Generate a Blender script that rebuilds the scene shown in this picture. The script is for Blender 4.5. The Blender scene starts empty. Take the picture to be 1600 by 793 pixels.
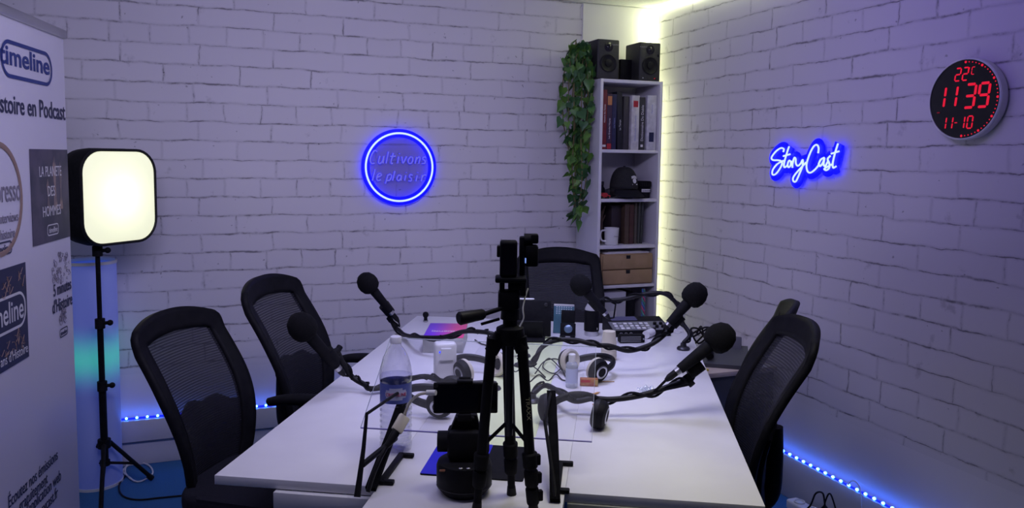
import bpy, bmesh, math, random
from math import pi, sin, cos, radians as R, hypot, atan2
from mathutils import Vector as V, Matrix as MX
rnd = random.Random(7)
SC = bpy.context.scene
COL = SC.collection

# ------------------------------------------------------------------ camera
FPX, PCY = 1216.6, 350.93                      # focal length and optical axis row for a 1600x793 frame
YAW, PITCH, ROLL = R(20.761), R(4.9068), R(0.755)
CAM = V((0, 0, 1.57))
_f = V((sin(YAW), cos(YAW), 0)); _r = V((cos(YAW), -sin(YAW), 0)); _u = V((0, 0, 1))
_f2 = _f * cos(PITCH) - _u * sin(PITCH); _u2 = _u * cos(PITCH) + _f * sin(PITCH)
AX, AY = _r * cos(ROLL) + _u2 * sin(ROLL), _u2 * cos(ROLL) - _r * sin(ROLL)
cd = bpy.data.cameras.new('camera'); co = bpy.data.objects.new('camera', cd); COL.objects.link(co)
cd.sensor_width = 36; cd.lens = FPX / 1600 * 36; cd.shift_y = -(396.5 - PCY) / 1600; cd.clip_start = .02
m3 = MX((AX, AY, -_f2)).transposed()
co.matrix_world = MX.Translation(CAM) @ m3.to_4x4()
SC.camera = co

# ------------------------------------------------------------------ world, added fill lamps, exposure
SC.view_settings.view_transform = 'Standard'; SC.view_settings.look = 'None'
SC.view_settings.exposure = 0; SC.view_settings.gamma = 1; SC.view_settings.use_curve_mapping = False
w = bpy.data.worlds.new('world'); SC.world = w; w.use_nodes = True
w.node_tree.nodes['Background'].inputs[0].default_value = (.36, .25, 1.0, 1)
w.node_tree.nodes['Background'].inputs[1].default_value = .03
def area(name, loc, rot, size, power, color, spread=180):
    l = bpy.data.lights.new(name, 'AREA'); l.shape = 'RECTANGLE'; l.size, l.size_y = size; l.energy = power; l.color = color; l.spread = R(spread)
    o = bpy.data.objects.new(name, l); COL.objects.link(o); o.location = loc; o.rotation_euler = rot
    return o
area('fill_lamp', (1.25, 1.55, 2.44), (0, 0, R(-28)), (.6, .6), 2.9, (1, .98, .62), 88)  # unseen neutral fill, added to brighten the near table
area('fill_lamp', (.30, 1.60, 2.42), (R(64), 0, 0), (1.8, .3), 24, (.65, .605, 1), 150)  # unseen violet fill, added and tilted to brighten the back wall
area('fill_lamp', (1.25, 2.0, 2.42), (0, R(-78), 0), (.25, 1.2), 3.5, (.29, .17, 1), 150)  # unseen violet fill, added and tilted at the right wall
area('fill_lamp', (-1.3, 2.8, 2.44), (0, 0, 0), (.5, 1.4), 2, (.95, 1, .95), 160)  # unseen fill, added for the left side of the room
area('fill_lamp', (1.25, 2.9, 2.44), (0, 0, R(-28)), (.5, .9), 6.5, (.56, .57, 1), 86)  # unseen violet fill, added over the far table

# ------------------------------------------------------------------ measured places
W, D, CEIL = 2.505, 4.249, 2.484
TH = R(-28.3); TZ = .735
O2 = V((-.017, 2.121, 0)); TU = V((cos(TH), sin(TH), 0)); TV = V((-sin(TH), cos(TH), 0))
def ray(x, y): return (AX * ((x - 800) / FPX) + AY * (-(y - PCY) / FPX) + _f2)
def onz(x, y, z): d = ray(x, y); return CAM + d * ((z - CAM.z) / d.z)
def ony(x, y, Y=D): d = ray(x, y); return CAM + d * (Y / d.y)
def onx(x, y, X=W): d = ray(x, y); return CAM + d * (X / d.x)
def at(x, y, dist): d = ray(x, y); return CAM + d * (dist / hypot(d.x, d.y))
def tb(u, v, z=TZ): p = O2 + TU * u + TV * v; return V((p.x, p.y, z))
def onplane(x, y, p0, n): d = ray(x, y); return CAM + d * ((p0 - CAM).dot(n) / d.dot(n))

# ------------------------------------------------------------------ mesh builder
def spline(pts, k=6, closed=False):
    P = [V(p) for p in pts]; n = len(P); out = []
    for i in range(n if closed else n - 1):
        a = P[i - 1] if (closed or i > 0) else P[0] * 2 - P[1]
        b, c = P[i], P[(i + 1) % n]
        d = P[(i + 2) % n] if (closed or i + 2 < n) else c * 2 - b
        for j in range(k):
            t = j / k
            out.append(.5 * ((2 * b) + (c - a) * t + (2 * a - 5 * b + 4 * c - d) * t * t + (3 * b - a - 3 * c + d) * t ** 3))
    if not closed: out.append(P[-1])
    return out
class MB:
    def __init__(s): s.bm = bmesh.new(); s.mi = 0
    def m(s, i): s.mi = i; return s
    def _tag(s, n0):
        s.bm.faces.ensure_lookup_table()
        for f in s.bm.faces[n0:]: f.material_index = s.mi
    def box(s, c, d, bev=0, M=None, seg=2):
        n0 = len(s.bm.faces); b = bmesh.new()
        bmesh.ops.create_cube(b, size=1)
        bmesh.ops.scale(b, vec=d, verts=b.verts)
        if bev: bmesh.ops.bevel(b, geom=list(b.edges), offset=bev, segments=seg, profile=.5, affect='EDGES')
        bmesh.ops.translate(b, vec=c, verts=b.verts)
        if M: bmesh.ops.transform(b, matrix=M, verts=b.verts)
        s._join(b); return s
    def _join(s, b):
        n0 = len(s.bm.faces); me = bpy.data.meshes.new('tmp'); b.to_mesh(me); b.free(); s.bm.from_mesh(me); bpy.data.meshes.remove(me); s._tag(n0)
    def tube(s, pts, r, n=10, closed=False, caps=True, flat=None):
        P = [V(p) for p in pts]; L = len(P); n0 = len(s.bm.faces)
        rr = r if isinstance(r, (list, tuple)) else [r] * L
        T = []
        for i in range(L):
            a = P[i - 1] if (i > 0 or closed) else P[i]; b = P[(i + 1) % L] if (i < L - 1 or closed) else P[i]
            t = b - a
            T.append(t.normalized() if t.length > 1e-9 else V((0, 0, 1)))
        up = V((0, 0, 1)) if abs(T[0].z) < .9 else V((1, 0, 0))
        nrm = (up - T[0] * up.dot(T[0])).normalized(); rings = []
        for i in range(L):
            nrm = nrm - T[i] * nrm.dot(T[i])
            nrm = nrm.normalized() if nrm.length > 1e-6 else T[i].orthogonal().normalized()
            bi = T[i].cross(nrm)
            rings.append([s.bm.verts.new(P[i] + (nrm * cos(2 * pi * j / n) + bi * sin(2 * pi * j / n)) * rr[i]) for j in range(n)])
        for i in range(L if closed else L - 1):
            A, B = rings[i], rings[(i + 1) % L]
            for j in range(n): s.bm.faces.new((A[j], A[(j + 1) % n], B[(j + 1) % n], B[j]))
        if caps and not closed:
            s.bm.faces.new(rings[0][::-1]); s.bm.faces.new(rings[-1])
        s._tag(n0); return s
    def cyl(s, a, b, r, r2=None, n=24): return s.tube([a, b], [r, r if r2 is None else r2], n)
    def lathe(s, prof, n=32, M=None, cap=True):
        n0 = len(s.bm.faces); M = M or MX.Identity(4); rings = []
        for (r, z) in prof:
            rings.append([s.bm.verts.new(M @ V((r * cos(2 * pi * j / n), r * sin(2 * pi * j / n), z))) for j in range(n)])
        for A, B in zip(rings, rings[1:]):
            for j in range(n): s.bm.faces.new((A[j], A[(j + 1) % n], B[(j + 1) % n], B[j]))
        if cap:
            if prof[0][0] > 1e-6: s.bm.faces.new(rings[0][::-1])
            if prof[-1][0] > 1e-6: s.bm.faces.new(rings[-1])
        bmesh.ops.remove_doubles(s.bm, verts=[v for g in (rings[0], rings[-1]) for v in g], dist=1e-7)
        s._tag(n0); return s
    def prism(s, poly, h, M=None):
        n0 = len(s.bm.faces); M = M or MX.Identity(4)
        a = [s.bm.verts.new(M @ V((p[0], p[1], 0))) for p in poly]; b = [s.bm.verts.new(M @ V((p[0], p[1], h))) for p in poly]
        n = len(poly)
        s.bm.faces.new(a[::-1]); s.bm.faces.new(b)
        for i in range(n): s.bm.faces.new((a[i], a[(i + 1) % n], b[(i + 1) % n], b[i]))
        s._tag(n0); return s
    def ball(s, c, r, sc=(1, 1, 1), M=None, u=20, v=12):
        b = bmesh.new(); bmesh.ops.create_uvsphere(b, u_segments=u, v_segments=v, radius=r)
        bmesh.ops.scale(b, vec=sc, verts=b.verts)
        if M: bmesh.ops.transform(b, matrix=M, verts=b.verts)
        bmesh.ops.translate(b, vec=c, verts=b.verts); s._join(b); return s
    def quad(s, pts):
        n0 = len(s.bm.faces); s.bm.faces.new([s.bm.verts.new(V(p)) for p in pts]); s._tag(n0); return s
    def surf(s, fn, nu, nv, keep=None):
        n0 = len(s.bm.faces)
        g = [[s.bm.verts.new(V(fn(i / nu, j / nv))) for j in range(nv + 1)] for i in range(nu + 1)]
        for i in range(nu):
            for j in range(nv):
                if keep is None or keep((i + .5) / nu, (j + .5) / nv):
                    s.bm.faces.new((g[i][j], g[i + 1][j], g[i + 1][j + 1], g[i][j + 1]))
        bmesh.ops.delete(s.bm, geom=[v for v in s.bm.verts if not v.link_faces], context='VERTS')
        s._tag(n0); return s
    def build(s, name, mats, parent=None, world=False, smooth=True, ang=40, solid=0):
        mats = mats if isinstance(mats, (list, tuple)) else [mats]
        if world and parent is not None:
            p = parent; M = MX.Identity(4)
            while p is not None: M = p.matrix_basis @ M; p = p.parent
            bmesh.ops.transform(s.bm, matrix=M.inverted(), verts=s.bm.verts)
        bmesh.ops.recalc_face_normals(s.bm, faces=s.bm.faces)
        me = bpy.data.meshes.new(name); s.bm.to_mesh(me); s.bm.free()
        for m in mats: me.materials.append(m)
        if smooth:
            me.polygons.foreach_set('use_smooth', [True] * len(me.polygons))
            me.set_sharp_from_angle(angle=R(ang))
        o = bpy.data.objects.new(name, me); COL.objects.link(o)
        if parent is not None: o.parent = parent
        if solid:
            md = o.modifiers.new('thickness', 'SOLIDIFY'); md.thickness = solid; md.offset = 0
        return o
def tag(o, label, cat=None, group=None, kind=None):
    if label: o['label'] = label
    if cat: o['category'] = cat
    if group: o['group'] = group
    if kind: o['kind'] = kind
    return o
def thing(name, label, cat, loc=(0, 0, 0), rz=0, group=None):
    o = bpy.data.objects.new(name, None); COL.objects.link(o); o.empty_display_size = .05
    o.location = loc; o.rotation_euler = (0, 0, rz)
    o.matrix_basis = MX.Translation(V(loc)) @ MX.Rotation(rz, 4, 'Z')
    return tag(o, label, cat, group)
def dup(root, loc, rz, label, group=None):
    def rec(o, p):
        c = o.copy(); COL.objects.link(c)
        if p is not None: c.parent = p
        for ch in kids(o): rec(ch, c)
        return c
    c = rec(root, None)
    c.matrix_basis = MX.Translation(V(loc)) @ MX.Rotation(rz, 4, 'Z')
    c['label'] = label
    if group: c['group'] = group
    return c
def kids(o): return [c for c in list(COL.objects) if c.parent == o]
def text(name, s, M, size, mat, parent, world=False, align='CENTER', bold=0, shear=0, depth=.0004, space=1, sx=1, fit=None):
    c = bpy.data.curves.new(name, 'FONT'); c.body = s; c.size = size; c.align_x = align; c.align_y = 'BOTTOM_BASELINE'
    c.extrude = depth; c.offset = bold; c.shear = shear; c.resolution_u = 3; c.space_character = space
    t = bpy.data.objects.new(name, c); me = bpy.data.meshes.new_from_object(t)
    bpy.data.objects.remove(t); bpy.data.curves.remove(c)
    me.name = name; me.materials.clear(); me.materials.append(mat)
    if fit: sx = fit / max(1e-6, max(v.co.x for v in me.vertices) - min(v.co.x for v in me.vertices))
    if sx != 1: me.transform(MX.Diagonal((sx, 1, 1, 1)))
    me.transform(M)
    o = bpy.data.objects.new(name, me); COL.objects.link(o)
    if parent is not None:
        o.parent = parent
        if world:
            p = parent; K = MX.Identity(4)
            while p is not None: K = p.matrix_basis @ K; p = p.parent
            me.transform(K.inverted())
    return o
def frame(o, x, y, z=None):
    x, y = V(x).normalized(), V(y).normalized(); z = x.cross(y)
    M = MX((x, y, z)).transposed().to_4x4(); M.translation = V(o); return M
def rrect(w, h, r, n=6, cx=0, cy=0):
    out = []
    for (sx, sy, a0) in ((1, 1, 0), (-1, 1, 90), (-1, -1, 180), (1, -1, 270)):
        for i in range(n + 1):
            a = R(a0 + 90 * i / n); out.append((cx + sx * (w / 2 - r) + r * cos(a), cy + sy * (h / 2 - r) + r * sin(a)))
    return out

# ------------------------------------------------------------------ materials
def mat(name, col, rough=.5, metal=0, emit=None, es=0, spec=.5, coat=0):
    m = bpy.data.materials.new(name); m.use_nodes = True; b = m.node_tree.nodes['Principled BSDF']
    b.inputs['Base Color'].default_value = (*col, 1); b.inputs['Roughness'].default_value = rough; b.inputs['Metallic'].default_value = metal
    b.inputs['Specular IOR Level'].default_value = spec; b.inputs['Coat Weight'].default_value = coat
    if emit: b.inputs['Emission Color'].default_value = (*emit, 1); b.inputs['Emission Strength'].default_value = es
    return m
class E:
    """a node socket that can be used in arithmetic"""
    nt = None
    def __init__(s, k): s.k = k
    @staticmethod
    def op(o, *a):
        n = E.nt.nodes.new('ShaderNodeMath'); n.operation = o
        for i, x in enumerate(a):
            if isinstance(x, E): E.nt.links.new(x.k, n.inputs[i])
            else: n.inputs[i].default_value = x
        return E(n.outputs[0])
    def __add__(s, o): return E.op('ADD', s, o)
    def __sub__(s, o): return E.op('SUBTRACT', s, o)
    def __rsub__(s, o): return E.op('SUBTRACT', o, s)
    def __mul__(s, o): return E.op('MULTIPLY', s, o)
    def __truediv__(s, o): return E.op('DIVIDE', s, o)
    __radd__ = __add__; __rmul__ = __mul__
def sstep(x, a, b, lo=0., hi=1.):
    n = E.nt.nodes.new('ShaderNodeMapRange'); n.interpolation_type = 'SMOOTHSTEP'
    E.nt.links.new(x.k, n.inputs[0])
    for i, v in enumerate((a, b, lo, hi)): n.inputs[i + 1].default_value = v
    return E(n.outputs[0])
def noise(vec, scale, detail=2, rough=.5):
    n = E.nt.nodes.new('ShaderNodeTexNoise'); n.inputs['Scale'].default_value = scale; n.inputs['Detail'].default_value = detail; n.inputs['Roughness'].default_value = rough
    E.nt.links.new(vec, n.inputs['Vector']); return E(n.outputs[0])
def mixc(f, a, b):
    n = E.nt.nodes.new('ShaderNodeMix'); n.data_type = 'RGBA'
    if isinstance(f, E): E.nt.links.new(f.k, n.inputs[0])
    else: n.inputs[0].default_value = f
    for i, x in ((6, a), (7, b)):
        if isinstance(x, tuple): n.inputs[i].default_value = (*x, 1)
        else: E.nt.links.new(x, n.inputs[i])
    return n.outputs[2]
def brick_material(name, axis, base, plain_from=None):
    m = bpy.data.materials.new(name); m.use_nodes = True; nt = m.node_tree; E.nt = nt
    b = nt.nodes['Principled BSDF']; b.inputs['Roughness'].default_value = .62; b.inputs['Specular IOR Level'].default_value = .35
    tc = nt.nodes.new('ShaderNodeTexCoord'); vec = tc.outputs['Object']
    sp = nt.nodes.new('ShaderNodeSeparateXYZ'); nt.links.new(vec, sp.inputs[0])
    h, z = E(sp.outputs[axis]), E(sp.outputs[2])
    n1 = noise(vec, 7, 3); n2 = noise(vec, 9.3, 3); nf = noise(vec, 45, 2)
    zz = z + (n1 - .5) * .026 + (nf - .5) * .005; hh = h + (n2 - .5) * .028 + (nf - .5) * .006
    RH = .0945
    r = (zz - 2.107 + RH * 40) / RH          # row 40 is the course of short bricks just above z 2.107
    row = E.op('FLOOR', r); fz = r - row
    m4 = E.op('MODULO', row, 4.)
    isS = E.op('COMPARE', m4, 0., .1); odd = E.op('COMPARE', m4, 2., .1)
    L = .355 - isS * .177
    wn = nt.nodes.new('ShaderNodeTexWhiteNoise'); wn.noise_dimensions = '1D'; nt.links.new(row.k, wn.inputs['W'])
    q = (hh + 10.0 + odd * .173 + isS * .08 + E(wn.outputs[0]) * .05) / L
    cell = E.op('FLOOR', q); fh = q - cell
    dz0 = E.op('MINIMUM', fz, 1. - fz) * RH; dh = E.op('MINIMUM', fh, 1. - fh) * L
    wide = sstep(noise(vec, 4.6, 4, .7), .38, .70, .0012, .0062)
    a1 = sstep(noise(vec, 6.1, 5, .75), .42, .62, .06, 1.); a2 = sstep(noise(vec, 7.3, 5, .75), .46, .66, .02, .9)
    def line(d, wd): return 1. - E.op('MINIMUM', E.op('DIVIDE', d, wd), 1.)
    lz = line(dz0, wide + .0012) * a1; lh = line(dh, wide * .8 + .0012) * a2
    crack = E.op('MAXIMUM', lz, lh)
    crack = E.op('POWER', crack, .75)
    soft = E.op('MAXIMUM', sstep(dz0, .013, .002), sstep(dh, .012, .002)) * .13
    smud = sstep(noise(vec, 8.5, 4, .6), .64, .74) * .30 + sstep(noise(vec, 38, 2), .735, .77) * .55
    cells = E(nt.nodes.new('ShaderNodeCombineXYZ').outputs[0]); cn = cells.k.node
    nt.links.new(cell.k, cn.inputs[0]); nt.links.new(row.k, cn.inputs[1])
    wn2 = nt.nodes.new('ShaderNodeTexWhiteNoise'); wn2.noise_dimensions = '2D'; nt.links.new(cells.k, wn2.inputs['Vector'])
    tint = E(wn2.outputs[0]) * .12 + noise(vec, 3, 4) * .18
    mask = sstep(z, .462, .466)
    if plain_from is not None: mask = mask * sstep(h, plain_from + .002, plain_from - .002)
    dark = E.op('MINIMUM', crack * .92 + soft + smud, 1.) * mask
    c = mixc(tint * mask, base, tuple(x * .72 for x in base))
    c = mixc(dark, c, (.17, .16, .17))
    nt.links.new(c, b.inputs['Base Color'])
    bp = nt.nodes.new('ShaderNodeBump'); bp.inputs['Strength'].default_value = .22; bp.inputs['Distance'].default_value = .004
    hgt = (1. - dark) + noise(vec, 30, 3) * .12
    nt.links.new(hgt.k, bp.inputs['Height']); nt.links.new(bp.outputs[0], b.inputs['Normal'])
    return m
def noisy(name, c1, c2, scale, rough=.6, bump=0, **k):
    m = mat(name, c1, rough, **k); nt = m.node_tree; E.nt = nt; b = nt.nodes['Principled BSDF']
    tc = nt.nodes.new('ShaderNodeTexCoord'); n = noise(tc.outputs['Object'], scale, 4)
    nt.links.new(mixc(sstep(n, .35, .65), c1, c2), b.inputs['Base Color'])
    if bump:
        bp = nt.nodes.new('ShaderNodeBump'); bp.inputs['Strength'].default_value = bump; bp.inputs['Distance'].default_value = .002
        nt.links.new(n.k, bp.inputs['Height']); nt.links.new(bp.outputs[0], b.inputs['Normal'])
    return m
def sheet(name, tint, haze, gloss=.06, hazecol=(.8, .8, .85), fres=.5):
    """thin clear plastic: see-through, a little milky, with a reflection that grows at grazing angles"""
    m = bpy.data.materials.new(name); m.use_nodes = True; nt = m.node_tree; nt.nodes.clear(); E.nt = nt
    out = nt.nodes.new('ShaderNodeOutputMaterial'); t = nt.nodes.new('ShaderNodeBsdfTransparent'); t.inputs[0].default_value = (*tint, 1)
    d = nt.nodes.new('ShaderNodeBsdfDiffuse'); d.inputs[0].default_value = (*hazecol, 1)
    g = nt.nodes.new('ShaderNodeBsdfGlossy'); g.inputs['Roughness'].default_value = .06
    a = nt.nodes.new('ShaderNodeMixShader'); a.inputs[0].default_value = haze
    nt.links.new(t.outputs[0], a.inputs[1]); nt.links.new(d.outputs[0], a.inputs[2])
    lw = nt.nodes.new('ShaderNodeLayerWeight'); lw.inputs[0].default_value = .35
    f = E(lw.outputs['Facing']) * fres + gloss; f = E.op('MINIMUM', f, .9)
    mx = nt.nodes.new('ShaderNodeMixShader'); nt.links.new(f.k, mx.inputs[0])
    nt.links.new(a.outputs[0], mx.inputs[1]); nt.links.new(g.outputs[0], mx.inputs[2]); nt.links.new(mx.outputs[0], out.inputs[0])
    return m
def weave(name, col, hole, period):
    """stretched chair mesh: fine black threads with open gaps"""
    m = bpy.data.materials.new(name); m.use_nodes = True; nt = m.node_tree; E.nt = nt; b = nt.nodes['Principled BSDF']
    b.inputs['Base Color'].default_value = (*col, 1); b.inputs['Roughness'].default_value = .7
    tc = nt.nodes.new('ShaderNodeTexCoord'); sp = nt.nodes.new('ShaderNodeSeparateXYZ'); nt.links.new(tc.outputs['Object'], sp.inputs[0])
    z = E(sp.outputs[2]); s = E.op('SINE', z * (2 * pi / period))
    f = sstep(s, -.2, .5, hole * .35, hole)
    t = nt.nodes.new('ShaderNodeBsdfTransparent'); mx = nt.nodes.new('ShaderNodeMixShader')
    nt.links.new(f.k, mx.inputs[0]); nt.links.new(b.outputs[0], mx.inputs[1]); nt.links.new(t.outputs[0], mx.inputs[2])
    nt.links.new(mx.outputs[0], nt.nodes['Material Output'].inputs[0]); return m
WALL = (.74, .715, .74)
M = {}
M['wallB'] = brick_material('painted brick back', 0, WALL, 2.037)
M['wallR'] = brick_material('painted brick right', 1, WALL)
M['plain'] = noisy('plain white wall', (.72, .71, .72), (.66, .65, .67), 3)
M['panel'] = noisy('smooth cream wall panel', (.80, .79, .76), (.76, .75, .72), 2)
M['ceil'] = noisy('ceiling tile', (.72, .72, .72), (.66, .66, .66), 60, .8)
M['carpet'] = noisy('blue carpet', (.030, .14, .34), (.022, .11, .27), 220, .95, .4)
M['trunk'] = noisy('grey white trunking', (.60, .60, .63), (.55, .55, .58), 4)
M['table'] = noisy('white laminate', (.78, .77, .775), (.74, .73, .74), 5, .34)
M['tableedge'] = noisy('white table edge', (.72, .71, .69), (.68, .67, .65), 5, .4)
M['steel'] = mat('grey powder coat', (.35, .36, .36), .45)
M['panelgrey'] = noisy('grey green desk panel', (.36, .37, .34), (.33, .34, .31), 4, .5)
M['black'] = noisy('black plastic', (.006, .006, .008), (.009, .009, .011), 30, .55, spec=.12)
M['blackm'] = noisy('matte black plastic', (.006, .006, .008), (.009, .009, .011), 60, .65, spec=.12)
M['flatblack'] = noisy('flat black steel', (.004, .004, .005), (.006, .006, .007), 30, .7, spec=.02)
M['speaker'] = noisy('charcoal speaker wrap', (.020, .020, .022), (.026, .026, .028), 80, .55)
M['blackg'] = mat('glossy black', (.006, .006, .008), .12)
M['screen'] = mat('black glass', (.004, .004, .006), .07)
M['rubber'] = noisy('black rubber', (.006, .006, .007), (.009, .009, .010), 60, .5, spec=.25)
M['foam'] = noisy('black foam', (.005, .005, .006), (.009, .009, .010), 340, .95, 1, spec=.15)
M['cushion'] = noisy('black seat fabric', (.008, .008, .014), (.012, .012, .018), 300, .9, .5, spec=.2)
M['weave'] = weave('black stretched mesh', (.006, .006, .012), .20, .0085)
M['chrome'] = mat('chrome', (.7, .7, .72), .18, 1)
M['silver'] = mat('brushed silver', (.55, .55, .57), .35, 1)
M['darkmetal'] = mat('dark metal', (.05, .05, .055), .4, .8)
M['white'] = noisy('white plastic', (.75, .75, .74), (.70, .70, .69), 8, .4)
M['cream'] = noisy('cream plastic', (.62, .58, .46), (.58, .54, .42), 8, .5)
M['shelf'] = noisy('white melamine', (.72, .71, .73), (.68, .67, .70), 5, .42)
M['shelfback'] = noisy('shelf back board', (.55, .54, .56), (.50, .49, .52), 5, .6)
M['card'] = noisy('brown cardboard', (.42, .28, .15), (.36, .24, .12), 12, .75)
M['stripe'] = noisy('pale lime surface', (.82, .90, .52), (.78, .86, .48), 4, .3)
M['plexi'] = sheet('clear acrylic', (.93, .93, .96), .035, .012, fres=.14)
M['acrylic'] = sheet('clear sign acrylic', (.86, .84, .98), .22, .02, (.45, .42, .95), .1)
M['acredge'] = mat('acrylic cut edge', (.18, .16, .42), .3)
M['pet'] = sheet('clear bottle plastic', (.96, .96, .98), .012, .05, fres=.5)
M['water'] = sheet('water', (.95, .955, .98), .004, .02, fres=.2)
M['cap'] = noisy('white translucent cap', (.70, .70, .74), (.66, .66, .70), 10, .4)
M['frost'] = sheet('frosted plastic', (.8, .85, .9), .45, .05, (.75, .8, .85))
def glow(name, col, s):
    m = bpy.data.materials.new(name); m.use_nodes = True; b = m.node_tree.nodes['Principled BSDF']
    b.inputs['Base Color'].default_value = (*[min(1, x * .8) for x in col], 1); b.inputs['Emission Color'].default_value = (*col, 1); b.inputs['Emission Strength'].default_value = s
    b.inputs['Roughness'].default_value = .4; return m
M['strip'] = glow('yellow white led strip', (.93, 1, .56), 21)
M['ceilstrip'] = glow('yellow white ceiling strip', (.93, 1, .62), 12)
M['bluel'] = glow('blue led', (.03, .16, 1), 26)
M['bluecore'] = glow('blue led core', (.25, .5, 1), 5)
M['bluebase'] = glow('blue lit led tape', (.01, .03, 1), .55)
M['neonw'] = glow('lit white blue neon', (.52, .66, 1), 1.15)
M['neonb'] = glow('blue glow round neon tubes', (.0, .0, 1), 2.2)  # blue halo of the lit tubes, put in as glowing ring and backing
M['neonoff'] = glow('unlit neon tube with blue glow', (.22, .21, .80), .42)  # tubes are unlit; the blue light on them is put in as emission
M['neonback'] = glow('blue edge glow of letters', (.02, .02, .9), .5)  # blue edges round the unlit letters, put in as emission
M['red'] = glow('red led segment', (1, .008, .035), .62)
M['reddim'] = glow('dim red led', (.5, .01, .02), .12)
M['navy'] = mat('navy print', (.012, .016, .06), .5)
M['blueink'] = mat('blue print', (.015, .035, .20), .5)
M['brownink'] = mat('brown print', (.30, .20, .15), .6)
M['greyink'] = mat('grey print', (.22, .20, .24), .6)
M['banner'] = noisy('banner vinyl', (.70, .68, .74), (.67, .65, .71), 2, .45)
M['paper'] = noisy('paper', (.72, .71, .70), (.68, .67, .66), 10, .7)
M['leaf'] = noisy('ivy leaf', (.06, .18, .03), (.13, .28, .04), 14, .45)
M['leafd'] = noisy('dark ivy leaf', (.03, .10, .028), (.05, .15, .035), 14, .5)
M['stem'] = noisy('ivy stem', (.14, .11, .04), (.20, .17, .06), 40, .7)

# ------------------------------------------------------------------ room shell
def struct(name, mb, m, **k): return tag(mb.build(name, m, **k), None, kind='structure')
XL, YN = -2.4, -1.3
struct('floor', MB().box(((W + XL) / 2, (D + YN) / 2, -.05), (W - XL + .3, D - YN + .3, .1)), M['carpet'], smooth=False)
cl = MB().box(((W + XL) / 2, (D + YN) / 2, CEIL + .05), (W - XL + .3, D - YN + .3, .1))
struct('ceiling', cl, M['ceil'], smooth=False)
g = MB()
for k in range(8): g.box((W - .62 - .6 * k, (D + YN) / 2, CEIL - .0015), (.006, D - YN - .02, .003))
for k in range(9): g.box(((W + XL) / 2, D - .03 - .6 * k, CEIL - .0014), (W - XL - .02, .006, .003))
struct('trim_1', g, M['steel'], smooth=False)
struct('wall_back', MB().box(((W + XL) / 2, D + .05, CEIL / 2), (W - XL + .3, .1, CEIL)), M['wallB'], smooth=False)
struct('wall_right', MB().box((W + .05, (D + YN) / 2, CEIL / 2), (.1, D - YN, CEIL)), M['wallR'], smooth=False)
struct('wall_left', MB().box((XL - .05, (D + YN) / 2, CEIL / 2), (.1, D - YN, CEIL)), M['plain'], smooth=False)
struct('trim_2', MB().box((2.272, D - .004, (CEIL + .4) / 2), (.464, .008, CEIL - .4)), M['panel'], smooth=False)
# cable trunking along the foot of both walls
t = MB().box(((W + XL) / 2, D - .02, .183), (W - XL - .02, .04, .11), .004).box(((W + XL) / 2, D - .008, .06), (W - XL - .02, .016, .12), .003)
struct('baseboard_back', t, M['trunk'])
t = MB().box((W - .015, (D + YN) / 2 - .03, .10), (.03, D - YN - .1, .20), .004)
struct('baseboard_right', t, M['trunk'])

# ------------------------------------------------------------------ led strips
ls = tag(MB().tube([(W - .036, D - .030, .25), (W - .036, D - .030, CEIL - .03)], .008, 8).build('light_strip', M['strip']),
         'glowing yellow-white LED strip standing upright in the room corner behind the bookcase', 'LED strip')
ls = tag(MB().tube([(W - .012, D - .05, CEIL - .014), (W - .012, 2.9, CEIL - .014)], .008, 8).build('light_strip', M['ceilstrip']),
         'glowing yellow-white LED strip along the ceiling edge above the right wall', 'LED strip')
def ledstrip(p0, p1, nrm, n0, n1, step, label):
    p0, p1 = V(p0), V(p1); dr = (p1 - p0).normalized()
    o = thing('light_strip', label, 'LED strip', p0)
    up = V((0, 0, 1)); c = (p0 + p1) / 2
    mb = MB(); mb.tube([p0, p1], .005, 6); mb.build('tape', M['bluebase'], o, world=True)
    for k in range(n0, n1):
        q = p0 + dr * (step * k)
        mb = MB(); mb.ball(q + nrm * .006 + up * .004, .0065, (1, 1, 1), u=10, v=6)
        mb.m(1).ball(q + nrm * .011 + up * .006, .0045, u=8, v=6)
        mb.build('led', [M['bluel'], M['bluecore']], o, world=True)
ledstrip((-1.3, D - .026, .246), (1.9, D - .026, .246), V((0, -1, 0)), 8, 56, .0475, 'row of blue LEDs along the foot of the back wall behind the tall lamp')
ledstrip((W - .022, 3.2, .206), (W - .022, 1.3, .206), V((-1, 0, 0)), 4, 30, .0455, 'row of blue LEDs along the foot of the right wall')

# ------------------------------------------------------------------ conference table
tab = thing('conference_table', 'long white table of joined laminate boards on the blue carpet', 'table', O2, TH)
def slab(u0, u1, v0, v1, name='tabletop'):
    return MB().box(((u0 + u1) / 2, (v0 + v1) / 2, TZ - .0125), (u1 - u0, v1 - v0, .025), .0012).build(name, M['table'], tab)
slab(0, .4398, -.008, 2.09); slab(.9132, 1.40, .035, 2.09); slab(.4402, .9128, -.62, 2.09, 'centre_board')
MB().box((.302, -.012, .684), (.27, .02, .046), .002).build('crossbar', M['white'], tab)
MB().box((1.157, .038, .55), (.476, .018, .318), .002).build('modesty_panel', M['panelgrey'], tab)
MB().box((.70, 1.05, .69), (1.1, .05, .04), .003).build('crossbar', M['steel'], tab)
for (a, b) in ((.09, .35), (1.31, .35), (.09, 1.95), (1.31, 1.95), (.5, -.5), (.85, -.5)):
    MB().box((a, b, .354), (.05, .05, .708), .004).build('leg', M['steel'], tab)
rn = thing('table_stripe', 'pale lime strip lying down the middle of the white table', 'table runner', tb(.69, 1.0), TH)
MB().box((0, 0, .0015), (.22, 1.46, .003), .001).build('strip', M['stripe'], rn)  # pale lime band along the middle of the tabletop

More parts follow.
